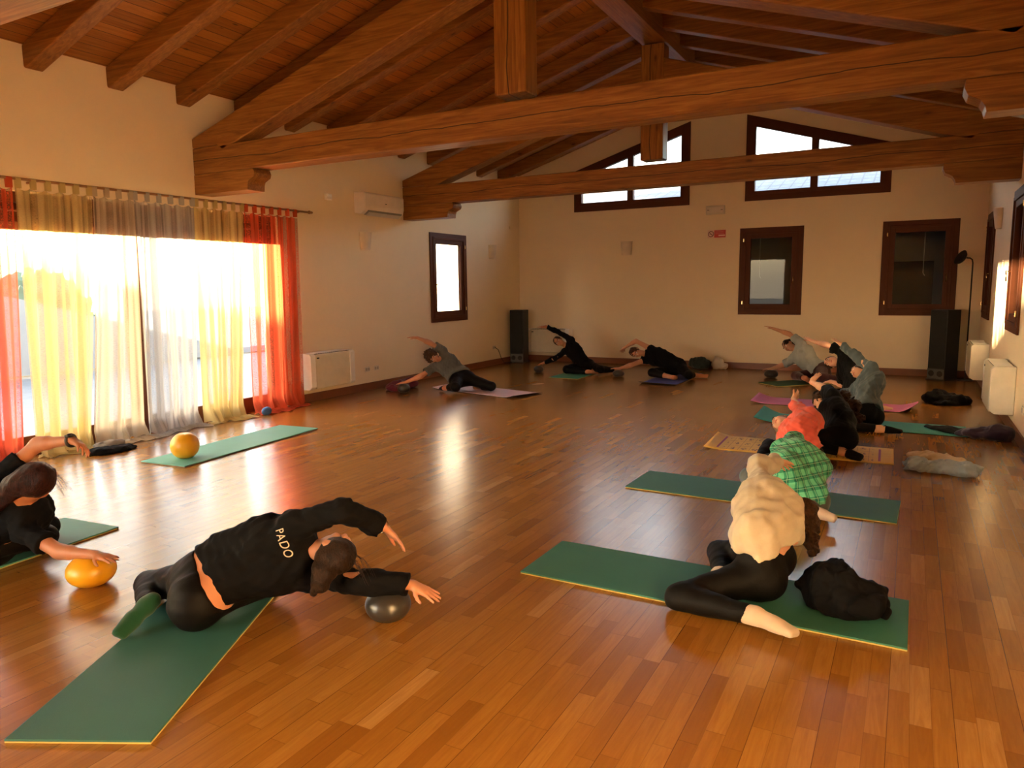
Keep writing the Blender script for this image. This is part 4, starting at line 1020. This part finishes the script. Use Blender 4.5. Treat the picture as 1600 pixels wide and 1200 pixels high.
    if hair.get('strands'):
        R = random.Random(3); bmj = bmesh.new()
        for q in range(hair['strands'][0]):
            c0 = hair['strands'][1]; p = hd+(c0[0]+R.uniform(-.05, .05))*hs+(c0[1]+R.uniform(-.03, .03))*hf+(c0[2]+R.uniform(-.02, .02))*up-np.array(org)
            g = np.array(hair['strands'][2]); e1 = p+up*R.uniform(.02, .045)+hs*R.uniform(-.01, .02); e2 = e1+g*R.uniform(.4, .7)+up*R.uniform(-.01, .03); e3 = e2+g*R.uniform(.3, .7)
            tb = tube([p, e1, e2, e3], .0009, 4); me = bpy.data.meshes.new('x'); tb.to_mesh(me); tb.free(); bmj.from_mesh(me); bpy.data.meshes.remove(me)
        obj('loose_strands', bmj, hr, mats=[hairmat_])
    return root, J, dict(hd=hd, hf=hf, hs=hs, up=up, fw=fw, latS=latS, fr=fr, org=np.array(org), su=su)
def bangle(J, s_, t, r, th, mat, name, root, org, label=None, beads=0):
    a, b = J['w'+s_], J['e'+s_]; c = a+(b-a)*t; d = nrm(b-a); x = nrm(np.cross(d, [.2, .3, .9])); y = np.cross(d, x); pts = [c+x*r*math.cos(k/16*6.283)+y*r*math.sin(k/16*6.283)-org for k in range(16)]
    o = obj(name, tube(pts, th, 6, True), root, smooth=True, mats=[mat])
    if label: o['label'] = label
    return o

POSE = {
'A': {"pel": [-2.985, 2.217, 0.168], "hR": [-2.9, 2.177, 0.147], "hL": [-3.046, 2.293, 0.172], "kR": [-2.82, 2.599, 0.105], "kL": [-3.464, 2.307, 0.065], "aR": [-3.216, 2.576, 0.052], "aL": [-3.146, 2.072, 0.103], "tR": [-3.213, 2.376, 0.05], "tL": [-3.108, 1.89, 0.038], "mid": [-2.855, 2.354, 0.269], "che": [-2.679, 2.467, 0.316], "nek": [-2.547, 2.549, 0.347], "hed": [-2.37, 2.54, 0.345], "sR": [-2.54, 2.57, 0.189], "sL": [-2.553, 2.456, 0.475], "eR": [-2.256, 2.578, 0.209], "eL": [-2.298, 2.534, 0.562], "wR": [-2.038, 2.708, 0.182], "wL": [-2.228, 2.736, 0.437], "fR": [-1.864, 2.711, 0.142], "fL": [-2.081, 2.758, 0.331]},
'B': {"pel": [-4.66, 2.055, 0.124], "hR": [-4.686, 1.977, 0.178], "hL": [-4.699, 2.15, 0.109], "kR": [-4.458, 2.337, 0.162], "kL": [-4.837, 2.559, 0.099], "aR": [-4.843, 2.333, 0.054], "aL": [-5.231, 2.511, 0.051], "tR": [-5.04, 2.318, 0.039], "tL": [-5.252, 2.313, 0.039], "mid": [-4.586, 2.137, 0.294], "che": [-4.453, 2.254, 0.389], "nek": [-4.366, 2.138, 0.418], "hed": [-4.274, 2.214, 0.536], "sR": [-4.315, 2.158, 0.275], "sL": [-4.485, 2.125, 0.541], "eR": [-4.059, 2.196, 0.181], "eL": [-4.358, 2.297, 0.739], "wR": [-3.816, 2.245, 0.189], "wL": [-4.114, 2.35, 0.773], "fR": [-3.64, 2.272, 0.178], "fL": [-3.94, 2.36, 0.722]},
'C': {"pel": [-0.602, 3.773, 0.157], "hR": [-0.59, 3.863, 0.19], "hL": [-0.607, 3.68, 0.137], "kR": [-0.899, 4.123, 0.061], "kL": [-0.934, 3.409, 0.064], "aR": [-0.801, 3.738, 0.078], "aL": [-0.552, 3.306, 0.094], "tR": [-0.695, 3.572, 0.109], "tL": [-0.363, 3.258, 0.064], "mid": [-0.605, 3.721, 0.35], "che": [-0.611, 3.912, 0.423], "nek": [-0.544, 4.047, 0.432], "hed": [-0.509, 4.198, 0.344], "sR": [-0.489, 3.974, 0.282], "sL": [-0.68, 4.095, 0.477], "eR": [-0.597, 4.235, 0.283], "eL": [-0.736, 4.359, 0.535], "wR": [-0.655, 4.479, 0.266], "wL": [-0.664, 4.596, 0.52], "fR": [-0.677, 4.658, 0.25], "fL": [-0.611, 4.756, 0.461]},
'D': {"pel": [-0.592, 5.377, 0.126], "hR": [-0.659, 5.452, 0.114], "hL": [-0.567, 5.287, 0.11], "kR": [-1.029, 5.68, 0.123], "kL": [-0.933, 5.063, 0.077], "aR": [-0.874, 5.316, 0.086], "aL": [-0.535, 5.056, 0.111], "tR": [-0.779, 5.142, 0.098], "tL": [-0.348, 4.991, 0.082], "mid": [-0.714, 5.311, 0.271], "che": [-0.625, 5.48, 0.328], "nek": [-0.651, 5.635, 0.339], "hed": [-0.699, 5.781, 0.282], "sR": [-0.516, 5.631, 0.24], "sL": [-0.766, 5.57, 0.384], "eR": [-0.652, 5.878, 0.261], "eL": [-0.74, 5.85, 0.406], "wR": [-0.738, 6.114, 0.257], "wL": [-0.757, 6.097, 0.367], "fR": [-0.779, 6.29, 0.247], "fL": [-0.783, 6.265, 0.307]},
'P': {"pel": [-0.724, 6.653, 0.127], "hR": [-0.748, 6.747, 0.11], "hL": [-0.745, 6.559, 0.126], "kR": [-1.097, 6.999, 0.092], "kL": [-1.087, 6.304, 0.071], "aR": [-1.117, 6.602, 0.054], "aL": [-0.717, 6.441, 0.136], "tR": [-0.921, 6.562, 0.049], "tL": [-0.627, 6.264, 0.152], "mid": [-0.828, 6.668, 0.298], "che": [-0.793, 6.863, 0.318], "nek": [-0.9, 6.963, 0.328], "hed": [-1.0, 7.103, 0.295], "sR": [-0.943, 6.897, 0.182], "sL": [-0.789, 7.056, 0.376], "eR": [-0.995, 7.168, 0.237], "eL": [-0.896, 7.307, 0.422], "wR": [-1.038, 7.416, 0.248], "wL": [-0.97, 7.539, 0.47], "fR": [-1.067, 7.594, 0.243], "fL": [-0.921, 7.702, 0.526]},
'E': {"pel": [-0.578, 7.413, 0.125], "hR": [-0.66, 7.46, 0.11], "hL": [-0.508, 7.362, 0.164], "kR": [-0.907, 7.812, 0.088], "kL": [-0.877, 7.144, 0.124], "aR": [-0.827, 7.422, 0.057], "aL": [-0.485, 7.182, 0.061], "tR": [-0.638, 7.357, 0.049], "tL": [-0.309, 7.091, 0.039], "mid": [-0.539, 7.556, 0.264], "che": [-0.643, 7.719, 0.316], "nek": [-0.644, 7.872, 0.327], "hed": [-0.737, 8.004, 0.388], "sR": [-0.762, 7.844, 0.21], "sL": [-0.643, 7.806, 0.481], "eR": [-0.739, 8.1, 0.32], "eL": [-0.76, 8.054, 0.53], "wR": [-0.781, 8.336, 0.249], "wL": [-0.888, 8.267, 0.55], "fR": [-0.806, 8.514, 0.238], "fL": [-0.812, 8.377, 0.671]},
'F': {"pel": [-0.365, 8.924, 0.156], "hR": [-0.343, 9.006, 0.11], "hL": [-0.428, 8.858, 0.19], "kR": [-0.714, 9.224, 0.087], "kL": [-0.658, 8.512, 0.064], "aR": [-0.657, 8.83, 0.058], "aL": [-0.223, 8.522, 0.059], "tR": [-0.471, 8.757, 0.049], "tL": [-0.011, 8.521, 0.043], "mid": [-0.391, 9.034, 0.322], "che": [-0.354, 9.206, 0.424], "nek": [-0.428, 9.318, 0.499], "hed": [-0.489, 9.455, 0.549], "sR": [-0.514, 9.308, 0.358], "sL": [-0.36, 9.25, 0.611], "eR": [-0.657, 9.53, 0.268], "eL": [-0.538, 9.435, 0.729], "wR": [-0.563, 9.762, 0.266], "wL": [-0.721, 9.547, 0.868], "fR": [-0.648, 9.917, 0.234], "fL": [-0.821, 9.68, 0.942]},
'G': {"pel": [-0.576, 10.464, 0.155], "hR": [-0.621, 10.541, 0.119], "hL": [-0.571, 10.377, 0.198], "kR": [-1.047, 10.59, 0.084], "kL": [-0.731, 9.989, 0.102], "aR": [-0.873, 10.23, 0.059], "aL": [-0.338, 10.048, 0.058], "tR": [-0.679, 10.184, 0.049], "tL": [-0.14, 10.072, 0.039], "mid": [-0.622, 10.539, 0.339], "che": [-0.662, 10.637, 0.515], "nek": [-0.771, 10.748, 0.542], "hed": [-0.91, 10.824, 0.52], "sR": [-0.772, 10.708, 0.371], "sL": [-0.774, 10.677, 0.674], "eR": [-0.766, 10.925, 0.195], "eL": [-0.997, 10.831, 0.752], "wR": [-0.944, 11.1, 0.217], "wL": [-1.201, 10.974, 0.789], "fR": [-1.071, 11.222, 0.178], "fL": [-1.318, 11.093, 0.858]},
'H': {"pel": [-1.222, 12.573, 0.169], "hR": [-1.204, 12.666, 0.146], "hL": [-1.205, 12.496, 0.225], "kR": [-1.59, 12.484, 0.111], "kL": [-1.144, 12.079, 0.148], "aR": [-1.4, 12.134, 0.119], "aL": [-0.844, 12.338, 0.085], "tR": [-1.322, 12.302, 0.043], "tL": [-0.698, 12.473, 0.059], "mid": [-1.371, 12.629, 0.285], "che": [-1.492, 12.59, 0.44], "nek": [-1.598, 12.687, 0.497], "hed": [-1.738, 12.729, 0.576], "sR": [-1.658, 12.646, 0.362], "sL": [-1.536, 12.61, 0.631], "eR": [-1.846, 12.803, 0.235], "eL": [-1.747, 12.738, 0.768], "wR": [-2.039, 12.937, 0.16], "wL": [-1.988, 12.772, 0.846], "fR": [-2.206, 12.993, 0.137], "fL": [-2.168, 12.763, 0.911]},
'I': {"pel": [-6.054, 9.474, 0.191], "hR": [-6.101, 9.394, 0.169], "hL": [-6.009, 9.558, 0.192], "kR": [-5.883, 9.023, 0.129], "kL": [-5.588, 9.57, 0.086], "aR": [-6.215, 9.232, 0.074], "aL": [-5.949, 9.732, 0.043], "tR": [-6.373, 9.343, 0.036], "tL": [-5.929, 9.932, 0.041], "mid": [-6.216, 9.55, 0.274], "che": [-6.305, 9.442, 0.413], "nek": [-6.331, 9.32, 0.487], "hed": [-6.393, 9.181, 0.553], "sR": [-6.467, 9.312, 0.373], "sL": [-6.353, 9.418, 0.616], "eR": [-6.545, 9.068, 0.257], "eL": [-6.452, 9.205, 0.76], "wR": [-6.753, 8.972, 0.166], "wL": [-6.524, 8.987, 0.85], "fR": [-6.877, 8.84, 0.148], "fL": [-6.693, 8.921, 0.868]},
'J': {"pel": [-5.25, 12.385, 0.129], "hR": [-5.341, 12.407, 0.119], "hL": [-5.157, 12.381, 0.152], "kR": [-5.422, 11.985, 0.104], "kL": [-4.818, 12.119, 0.116], "aR": [-5.04, 12.097, 0.061], "aL": [-4.708, 12.501, 0.066], "tR": [-4.918, 12.254, 0.049], "tL": [-4.671, 12.697, 0.045], "mid": [-5.294, 12.269, 0.283], "che": [-5.428, 12.318, 0.426], "nek": [-5.545, 12.274, 0.502], "hed": [-5.682, 12.234, 0.582], "sR": [-5.624, 12.362, 0.391], "sL": [-5.448, 12.26, 0.621], "eR": [-5.702, 12.119, 0.279], "eL": [-5.692, 12.219, 0.757], "wR": [-5.936, 12.117, 0.189], "wL": [-5.916, 12.169, 0.86], "fR": [-6.106, 12.135, 0.132], "fL": [-6.09, 12.121, 0.86]},
'K': {"pel": [-3.541, 12.388, 0.154], "hR": [-3.626, 12.391, 0.109], "hL": [-3.463, 12.371, 0.204], "kR": [-3.834, 12.01, 0.113], "kL": [-3.209, 12.041, 0.096], "aR": [-3.442, 11.922, 0.057], "aL": [-3.2, 12.438, 0.048], "tR": [-3.423, 12.115, 0.03], "tL": [-2.998, 12.47, 0.029], "mid": [-3.647, 12.291, 0.295], "che": [-3.855, 12.264, 0.369], "nek": [-3.998, 12.198, 0.414], "hed": [-4.15, 12.1, 0.441], "sR": [-4.06, 12.265, 0.29], "sL": [-3.901, 12.13, 0.512], "eR": [-4.236, 12.061, 0.215], "eL": [-4.155, 12.098, 0.638], "wR": [-4.468, 12.118, 0.143], "wL": [-4.369, 12.096, 0.512], "fR": [-4.647, 12.113, 0.148], "fL": [-4.452, 12.225, 0.419]},
}
# ------------------------------------------------------------------ people
BLACK = cloth('black_cotton', (.0035, .0035, .0045), .85, sheen=0); BLACK2 = cloth('black_jersey', (.0045, .0045, .005), .7, sheen=0); LEG = cloth('black_leggings', (.004, .0035, .0035), .6, sheen=0)
DBR = hairmat('dark_brown_hair', (.008, .004, .003), (.045, .020, .009)); RED = hairmat('dark_red_hair', (.010, .003, .002), (.055, .012, .008)); CUR = hairmat('brown_curls', (.014, .007, .004), (.10, .045, .02), .5)
LBR = hairmat('light_brown_hair', (.05, .025, .012), (.30, .17, .08)); GRY = hairmat('grey_blond_hair', (.16, .12, .08), (.45, .36, .25), .5)
GOLD = plain('gold_beads', (.85, .65, .35), .25, metal=1.); KN = plain('black_rubber', (.012, .012, .012), .5)
FAIR = 'fair'
pA, JA, fA = person('A', POSE['A'], 'person in a black lettered sweatshirt bending right over a dark ball, back to us', (-.36, .85), ('sweatshirt', 'hoodie'), ('trousers', .92), dict(ears=True, vol=.002, locks=[((0, -.06, .0), (-.0, -.12, .02), .05, .05)], balls=[((0, -.105, .035), .040)], hang=[((.0, -.10, .02), (-.005, -.02, -.07), .042, .036), ((.0, -.10, .0), (-.03, -.03, -.115), .034, .018)], rough=(.0035, 70), strands=(22, (0, -.0, .10), (.05, -.01, -.07))),
    feet=('sock', 'sock'), h=.0062, fat=1.12, waist=.085, hem=-.02, tmat=BLACK, bmat=LEG, hairmat_=DBR, socks=cloth('green_sock', (.012, .07, .035), .9), headtilt=(-.25, .75, .45), topfold=(.008, 30), palmL=(.1, -.55, -.8), palmR=(0, .1, -1), curl=(.15, .25), skinc='skin')
pB, JB, fB = person('B', POSE['B'], 'person with dark red hair at the left edge reaching right over a yellow ball', (.25, .97), ('shirt', 'tight'), ('trousers', .9), dict(vol=.012, locks=[((0, -.05, .02), (0, -.09, -.02), .06, .05)], hang=[((0, -.07, -.05), (-.12, -.10, -.12), .05, .045), ((-.02, -.09, -.06), (-.22, -.12, -.30), .045, .03)], rough=(.004, 60), strands=(14, (.03, -.02, .09), (.10, .0, -.10))),
    feet=('bare', 'bare'), h=.0065, fat=1.08, tmat=BLACK, bmat=LEG, hairmat_=RED, sleeve='short', headtilt=(.15, .9, -.15), palmR=(0, 0, -1), palmL=(.2, -.4, -.9), curl=(.12, .7), skinc='tan')
pC, JC, fC = person('C', POSE['C'], 'person in a cream sweatshirt and black leggings leaning away from us', (-1, .05), ('sweatshirt', 'hoodie'), ('leggings', .93), dict(vol=.004, hang=[((0, -.05, .0), (.03, .0, -.10), .055, .05), ((0, -.08, -.02), (.03, -.04, -.20), .042, .03), ((.02, -.08, -.03), (.04, -.08, -.18), .034, .022), ((-.03, -.07, -.03), (.02, .03, -.16), .036, .026)], curly=True, rough=(.008, 60)),
    feet=('sock', 'sock'), h=.0062, tmat=cloth('cream_sweat', (.52, .46, .36), .9, heather=.12), bmat=LEG, hairmat_=CUR, socks=cloth('cream_sock', (.48, .38, .30), .95), topfold=(.011, 23), palmL=(.5, .2, -.8), curl=(.2, .3), skinc=FAIR, hem=-.045, waist=.225)
pD, JD, fD = person('D', POSE['D'], 'person in a green checked shirt folded over beyond the cream sweatshirt', (-1, -.05), ('checked_shirt', 'hoodie'), ('leggings', .93), dict(vol=.003, rough=(.004, 50)), feet=('sock', 'sock'), h=.0075, fat=1.12, tmat=plaid(), bmat=cloth('grey_leggings', (.10, .12, .125), .8), hairmat_=DBR, socks=cloth('pale_sock', (.50, .40, .33), .95), topfold=(.012, 22), hem=.12, floor=.0165)
pP, JP, fP = person('P', POSE['P'], 'person in a coral top with one sunlit arm raised, between green shirt and yellow mat', (-1, -.15), ('coral_top', 'loose'), ('trousers', .93), dict(vol=.002, hang=[((0, -.04, .05), (0, 0, -.13), .04, .02), ((0, .0, .07), (-.01, 0, -.16), .03, .015)], rough=(.004, 60)), feet=('bare', 'bare'), h=.0075, fat=1.1, tmat=cloth('coral_jersey', (.78, .12, .085), .75), bmat=BLACK2, hairmat_=GRY, sleeve='elbow', topfold=(.012, 30), eyes=True, skinc=FAIR, headtilt=(-.8, -.6, .3), hem=.08, floor=.0005, palmL=(-1, 0, -.2))
pE, JE, fE = person('E', POSE['E'], 'curly haired person in black sitting on the yellow printed mat', (-1, -.15), ('black_top', 'loose'), ('trousers', .90), dict(vol=.014, curly=True, hang=[((0, -.06, .03), (.15, -.07, .05), .065, .065), ((0, -.07, .03), (.25, -.14, -.03), .06, .06), ((0, -.07, .0), (.29, -.19, -.13), .055, .042), ((0, -.08, -.02), (.22, -.20, -.20), .04, .03)], rough=(.011, 75)), feet=('shoe', 'shoe'), h=.0078, fat=1.08, tmat=BLACK2, bmat=BLACK, hairmat_=CUR, sleeve='short', skinc=FAIR, socks=BLACK2, floor=.0075, hem=.06, headtilt=(-.9, -.4, -.1))
pF, JF, fF = person('F', POSE['F'], 'person in a blue-grey long sleeved top and black trousers on the teal mat', (-1, -.15), ('long_sleeve_top', 'loose'), ('trousers', .90), dict(vol=.002, rough=(.004, 50)), feet=('shoe', 'shoe'), h=.0078, fat=1.1, tmat=cloth('blue_grey_jersey', (.075, .105, .13), .85), bmat=BLACK2, hairmat_=DBR, socks=BLACK, floor=.0075, topfold=(.012, 26), hem=.06, headtilt=(-.8, -.5, 0), eyes=True, skinc=FAIR, palmL=(-.5, 0, -.8))
pG, JG, fG = person('G', POSE['G'], 'person in black with a bare sunlit arm raised, behind the blue-grey top', (-.9, -.35), ('black_top', 'loose'), ('trousers', .9), dict(vol=.0, rough=(.004, 50)), h=.0085, fat=1.08, tmat=BLACK2, bmat=BLACK, hairmat_=DBR, sleeve='short', floor=.0075, eyes=True, skinc=FAIR, headtilt=(-.75, -.65, .1), hem=.05)
pH, JH, fH = person('H', POSE['H'], 'person in a grey T-shirt and maroon trousers stretching left by the far wall', (-.5, -.85), ('t_shirt', 'loose'), ('maroon_trousers', .82), dict(vol=.002, ears=True, rough=(.008, 60)), h=.0085, fat=1.05, tmat=cloth('grey_melange', (.33, .36, .36), .9), bmat=cloth('maroon_cotton', (.045, .010, .016), .85), hairmat_=DBR, sleeve='short', eyes=True, headtilt=(-.85, -.55, -.1), hem=.03)
pI, JI, fI = person('I', POSE['I'], 'person with curly brown hair in a dark grey T-shirt leaning beside the left wall', (.6, -.78), ('t_shirt', 'loose'), ('leggings', .60), dict(vol=.016, curly=True, rough=(.013, 70)), h=.0085, tmat=cloth('dark_grey_cotton', (.10, .10, .095), .9), bmat=LEG, hairmat_=CUR, sleeve='short', floor=.0075, eyes=True, headtilt=(.55, -.8, -.1), hem=.02, socks=BLACK2, feet=('shoe', 'bare'))
pJ, JJ, fJ = person('J', POSE['J'], 'person in black long sleeves and glasses reaching left near the corner speaker', (.1, -1), ('long_sleeve_top', 'tight'), ('trousers', .92), dict(vol=.0, ears=True, rough=(.003, 60)), h=.0085, fat=.96, tmat=BLACK, bmat=LEG, hairmat_=DBR, eyes=True, glasses=True, headtilt=(.35, -.9, -.05), floor=.013)
pK, JK, fK = person('K', POSE['K'], 'person in a black sleeveless top bending far left on the blue mat', (.1, -1), ('vest', 'loose'), ('leggings', .55), dict(vol=.002, ears=True, rough=(.005, 60)), h=.0085, fat=1.05, tmat=BLACK, bmat=LEG, hairmat_=hairmat('auburn_hair', (.03, .012, .008), (.16, .06, .035)), sleeve='none', floor=.0075, eyes=True, headtilt=(.3, -.85, -.3), hem=.05)
bangle(JA, 'L', -.02, .031, .0035, GOLD, 'bracelet', pA, fA['org']); bangle(JB, 'L', .02, .033, .009, KN, 'watch_strap', pB, fB['org'])
wv = JB['wL']+nrm(np.array([0, -.4, .9]))*.030-fB['org']; boxo('watch', -.018, .018, -.018, .018, -.006, .006, KN, pB, .004, tuple(wv))
bangle(JC, 'L', .04, .030, .0035, KN, 'bracelet', pC, fC['org'])

# lettering on the back of the black sweatshirt, laid onto the cloth
def lettering(root, f, text, origin, udir, vdir, size, mat, back):
    cu = bpy.data.curves.new('lettering', 'FONT'); cu.body = text; cu.size = size; cu.extrude = 0; cu.space_character = 1.12; cu.resolution_u = 4
    o = bpy.data.objects.new('lettering', cu); COL.objects.link(o); dg = bpy.context.evaluated_depsgraph_get(); me = bpy.data.meshes.new_from_object(o.evaluated_get(dg)); bpy.data.objects.remove(o)
    bm = bmesh.new(); bm.from_mesh(me); bmesh.ops.triangulate(bm, faces=bm.faces); bmesh.ops.subdivide_edges(bm, edges=bm.edges, cuts=2, use_grid_fill=False); bmesh.ops.remove_doubles(bm, verts=bm.verts, dist=.0004)
    sh = [c for c in bpy.data.objects if c.parent == root and c.name.startswith(('sweatshirt'))][0]; w0 = max(v.co.x for v in bm.verts)
    from mathutils.bvhtree import BVHTree
    tb = bmesh.new(); tb.from_mesh(sh.data); T_ = BVHTree.FromBMesh(tb); bk = Vector(back).normalized()
    for v in bm.verts:
        p = Vector(origin)+Vector(udir).normalized()*(v.co.x-w0/2)+Vector(vdir).normalized()*(v.co.y-size*.35)
        hit = T_.ray_cast(p+bk*.35, -bk)
        v.co = (hit[0]+bk*.0035) if hit[0] is not None else p
    tb.free()
    return obj('lettering', bm, root, mats=[mat])
sp = nrm(JA['nek']-JA['che']); o_ = (JA['nek']-sp*.055)-fA['org']
lettering(pA, fA, 'PADO', o_+JA['sR']*0, tuple(nrm(JA['sR']-JA['sL'])), tuple(sp), .062, plain('cream_print', (.62, .55, .45), .8), (.30, -.75, .45))

# ------------------------------------------------------------------ balls
def ball(x, y, w_, h_, z0, mat, label, cat='ball', group=None):
    b = empty('exercise_ball', (x, y, z0), label=label, cat=cat, group=group); n = 24; prof = []
    for k in range(n+1):
        a = -math.pi/2+math.pi*k/n; zz = math.sin(a); rr = math.cos(a)
        z = max(-.97, min(.97, zz*1.04)); prof.append((max(0, w_/2*abs(rr)**.92) if 0 < k < n else 0, h_/2*(z/.97)+h_/2))
    obj('skin', lathe(prof, 40), b, smooth=True, mats=[mat]); obj('valve', lathe([(0, 0), (.007, 0), (.006, .0015), (0, .002)], 12), b, (w_*.12, -w_*.28, h_*.905), True, [plain('valve_plug', (.6, .6, .6), .4)] if False else [mat])
    return b
DARKB = plain('graphite_rubber', (.030, .027, .024), .32, spec=.6, var=.05); YB_ = plain('yellow_rubber', (.72, .36, .012), .38, spec=.5, var=.05)
ball(-2.163, 2.672, .222, .150, 0, DARKB, 'dark grey ball under the forearm of the person in the lettered sweatshirt', group='dark softballs')
ball(-3.89, 2.262, .252, .165, 0, YB_, 'squashed yellow ball under the hand at the left edge', group='yellow softballs')
ball(-6.03, 4.50, .262, .235, .016, YB_, 'round yellow ball lying on the empty mat', group='yellow softballs')
ball(-6.80, 8.97, .20, .135, 0, DARKB, 'dark ball under the hand beside the left wall', group='dark softballs')
ball(-6.06, 12.14, .19, .125, 0, DARKB, 'dark ball under the hand near the left tall speaker', group='dark softballs')
ball(-4.47, 12.10, .21, .118, 0, DARKB, 'dark ball under the arm of the person on the blue mat', group='dark softballs')
ball(-2.04, 12.95, .23, .135, 0, DARKB, 'dark ball under the arm of the person in maroon trousers', group='dark softballs')

# ------------------------------------------------------------------ clothes and bags
def pile(name, label, cat, org, ells, mat, h=.009, fold=(.014, 26), dirv=(.3, .4, .8), floor=.002, seed=1, rot=0., k=.04, extra=None):
    f = F(k); c, s_ = math.cos(rot), math.sin(rot)
    R = lambda p: (org[0]+c*p[0]-s_*p[1], org[1]+s_*p[0]+c*p[1], p[2]+floor)
    for (x, y, z, a, b, d_) in ells: f.ell(R((x, y, z)), ((c, s_, 0), (-s_, c, 0), (0, 0, 1)), (a, b, d_))
    a1, a2 = folds(fold[0], fold[1], seed, dirv, .6, 1.), folds(fold[0]*.45, fold[1]*2.3, seed+3, (dirv[1], dirv[0], -dirv[2]), .6)
    f.mod = lambda P: a1(P)-np.abs(a2(P))*.8
    if extra: extra(f, R)
    o = build(name, f, h, mat, None, (org[0], org[1], 0), floor); return tag(o, label, cat)
pile('jacket', 'crumpled black jacket lying on the near end of the green mat', 'jacket', (-.22, 3.74), [(-.04, .02, .09, .12, .12, .13), (.07, -.04, .06, .14, .12, .09), (-.10, .0, .05, .09, .10, .07), (.15, .0, .05, .07, .08, .06), (-.17, .05, .06, .05, .03, .025), (.02, .0, .13, .08, .05, .07)], BLACK, .0065, (.022, 23), floor=.017, seed=4)
pile('jacket', 'heap of black clothes on the floor beside the pink mat', 'jacket', (.45, 11.05), [(-.08, 0, .06, .19, .15, .09), (.12, 0, .05, .18, .14, .08), (-.06, .05, .12, .08, .07, .06), (0, -.12, .02, .18, .10, .03)], BLACK, .010, (.02, 20), seed=7)
pile('trousers', 'dark grey garment laid flat over the end of the teal mat', 'clothing', (.46, 8.92), [(-.08, .07, .008, .24, .13, .022), (.10, -.04, .008, .19, .09, .02), (.24, -.12, .004, .09, .035, .014)], cloth('charcoal_knit', (.016, .015, .015), .9, sheen=0), .008, (.007, 30), floor=.010, seed=2, rot=-.45)
pile('bag', 'dark purple bag lying against the right wall', 'bag', (.80, 8.68), [(-.12, .0, .05, .17, .11, .055), (.05, .0, .075, .13, .12, .085), (-.26, .03, .025, .08, .06, .03)], cloth('aubergine_nylon', (.030, .016, .040), .6), .008, (.010, 30), seed=5, rot=-.2)
pile('jeans', 'folded light blue jeans on the floor at the right', 'jeans', (.29, 6.98), [(0, 0, .04, .27, .075, .05), (-.16, -.02, .05, .10, .09, .055), (.14, -.01, .045, .14, .085, .05)], cloth('pale_denim', (.30, .37, .46), .85), .007, (.019, 42), (.9, .1, .3), seed=8, rot=-.12)
kn = pile('knitted_top', 'cream striped knitted top behind the light blue jeans', 'clothing', (.27, 7.42), [(-.06, .0, .03, .19, .11, .04), (.12, -.06, .03, .13, .09, .04)], cloth('cream_knit', (.62, .52, .36), .95), .007, (.010, 44), (.7, .5, .2), seed=9, rot=-.25)
pile('bag', 'maroon bag on the floor against the left wall beside a dark ball', 'bag', (-7.08, 9.28), [(-.02, 0, .06, .12, .26, .08), (.04, .22, .09, .09, .10, .09), (0, -.2, .04, .12, .12, .05)], cloth('maroon_nylon', (.10, .012, .030), .65), .009, (.016, 26), seed=3)
pile('bag', 'dark green bag against the far wall beside a white plastic bag', 'bag', (-3.52, 13.92), [(0, 0, .10, .19, .13, .12), (.10, 0, .08, .14, .12, .09)], cloth('dark_teal_nylon', (.02, .04, .042), .6), .010, (.014, 28), seed=6)
pl = pile('plastic_bag', 'white plastic bag against the far wall beside the dark bag', 'bag', (-3.17, 13.93), [(0, 0, .10, .11, .10, .13), (.08, 0, .05, .13, .10, .06)], plain('white_polythene', (.62, .56, .54), .35), .009, (.018, 30), seed=12)
pile('scarf', 'black scarf on the floor in front of the curtains', 'scarf', (-7.03, 4.38), [(.05, 0, .02, .12, .17, .035), (0, -.12, .025, .10, .09, .04), (.06, .14, .01, .08, .1, .02)], BLACK, .008, (.010, 34), seed=10)
pile('scarf', 'grey scarf lying behind the black scarf by the curtains', 'scarf', (-7.14, 4.46), [(0, 0, .04, .07, .16, .05)], cloth('grey_gauze', (.30, .30, .30), .9), .008, (.012, 40), seed=13)
pile('cushion', 'small blue cushion on the floor behind the right orange curtain', 'cushion', (-7.22, 6.62), [(0, 0, .05, .05, .07, .055)], cloth('blue_cotton', (.05, .12, .30), .9), .008, (.004, 40), seed=14)
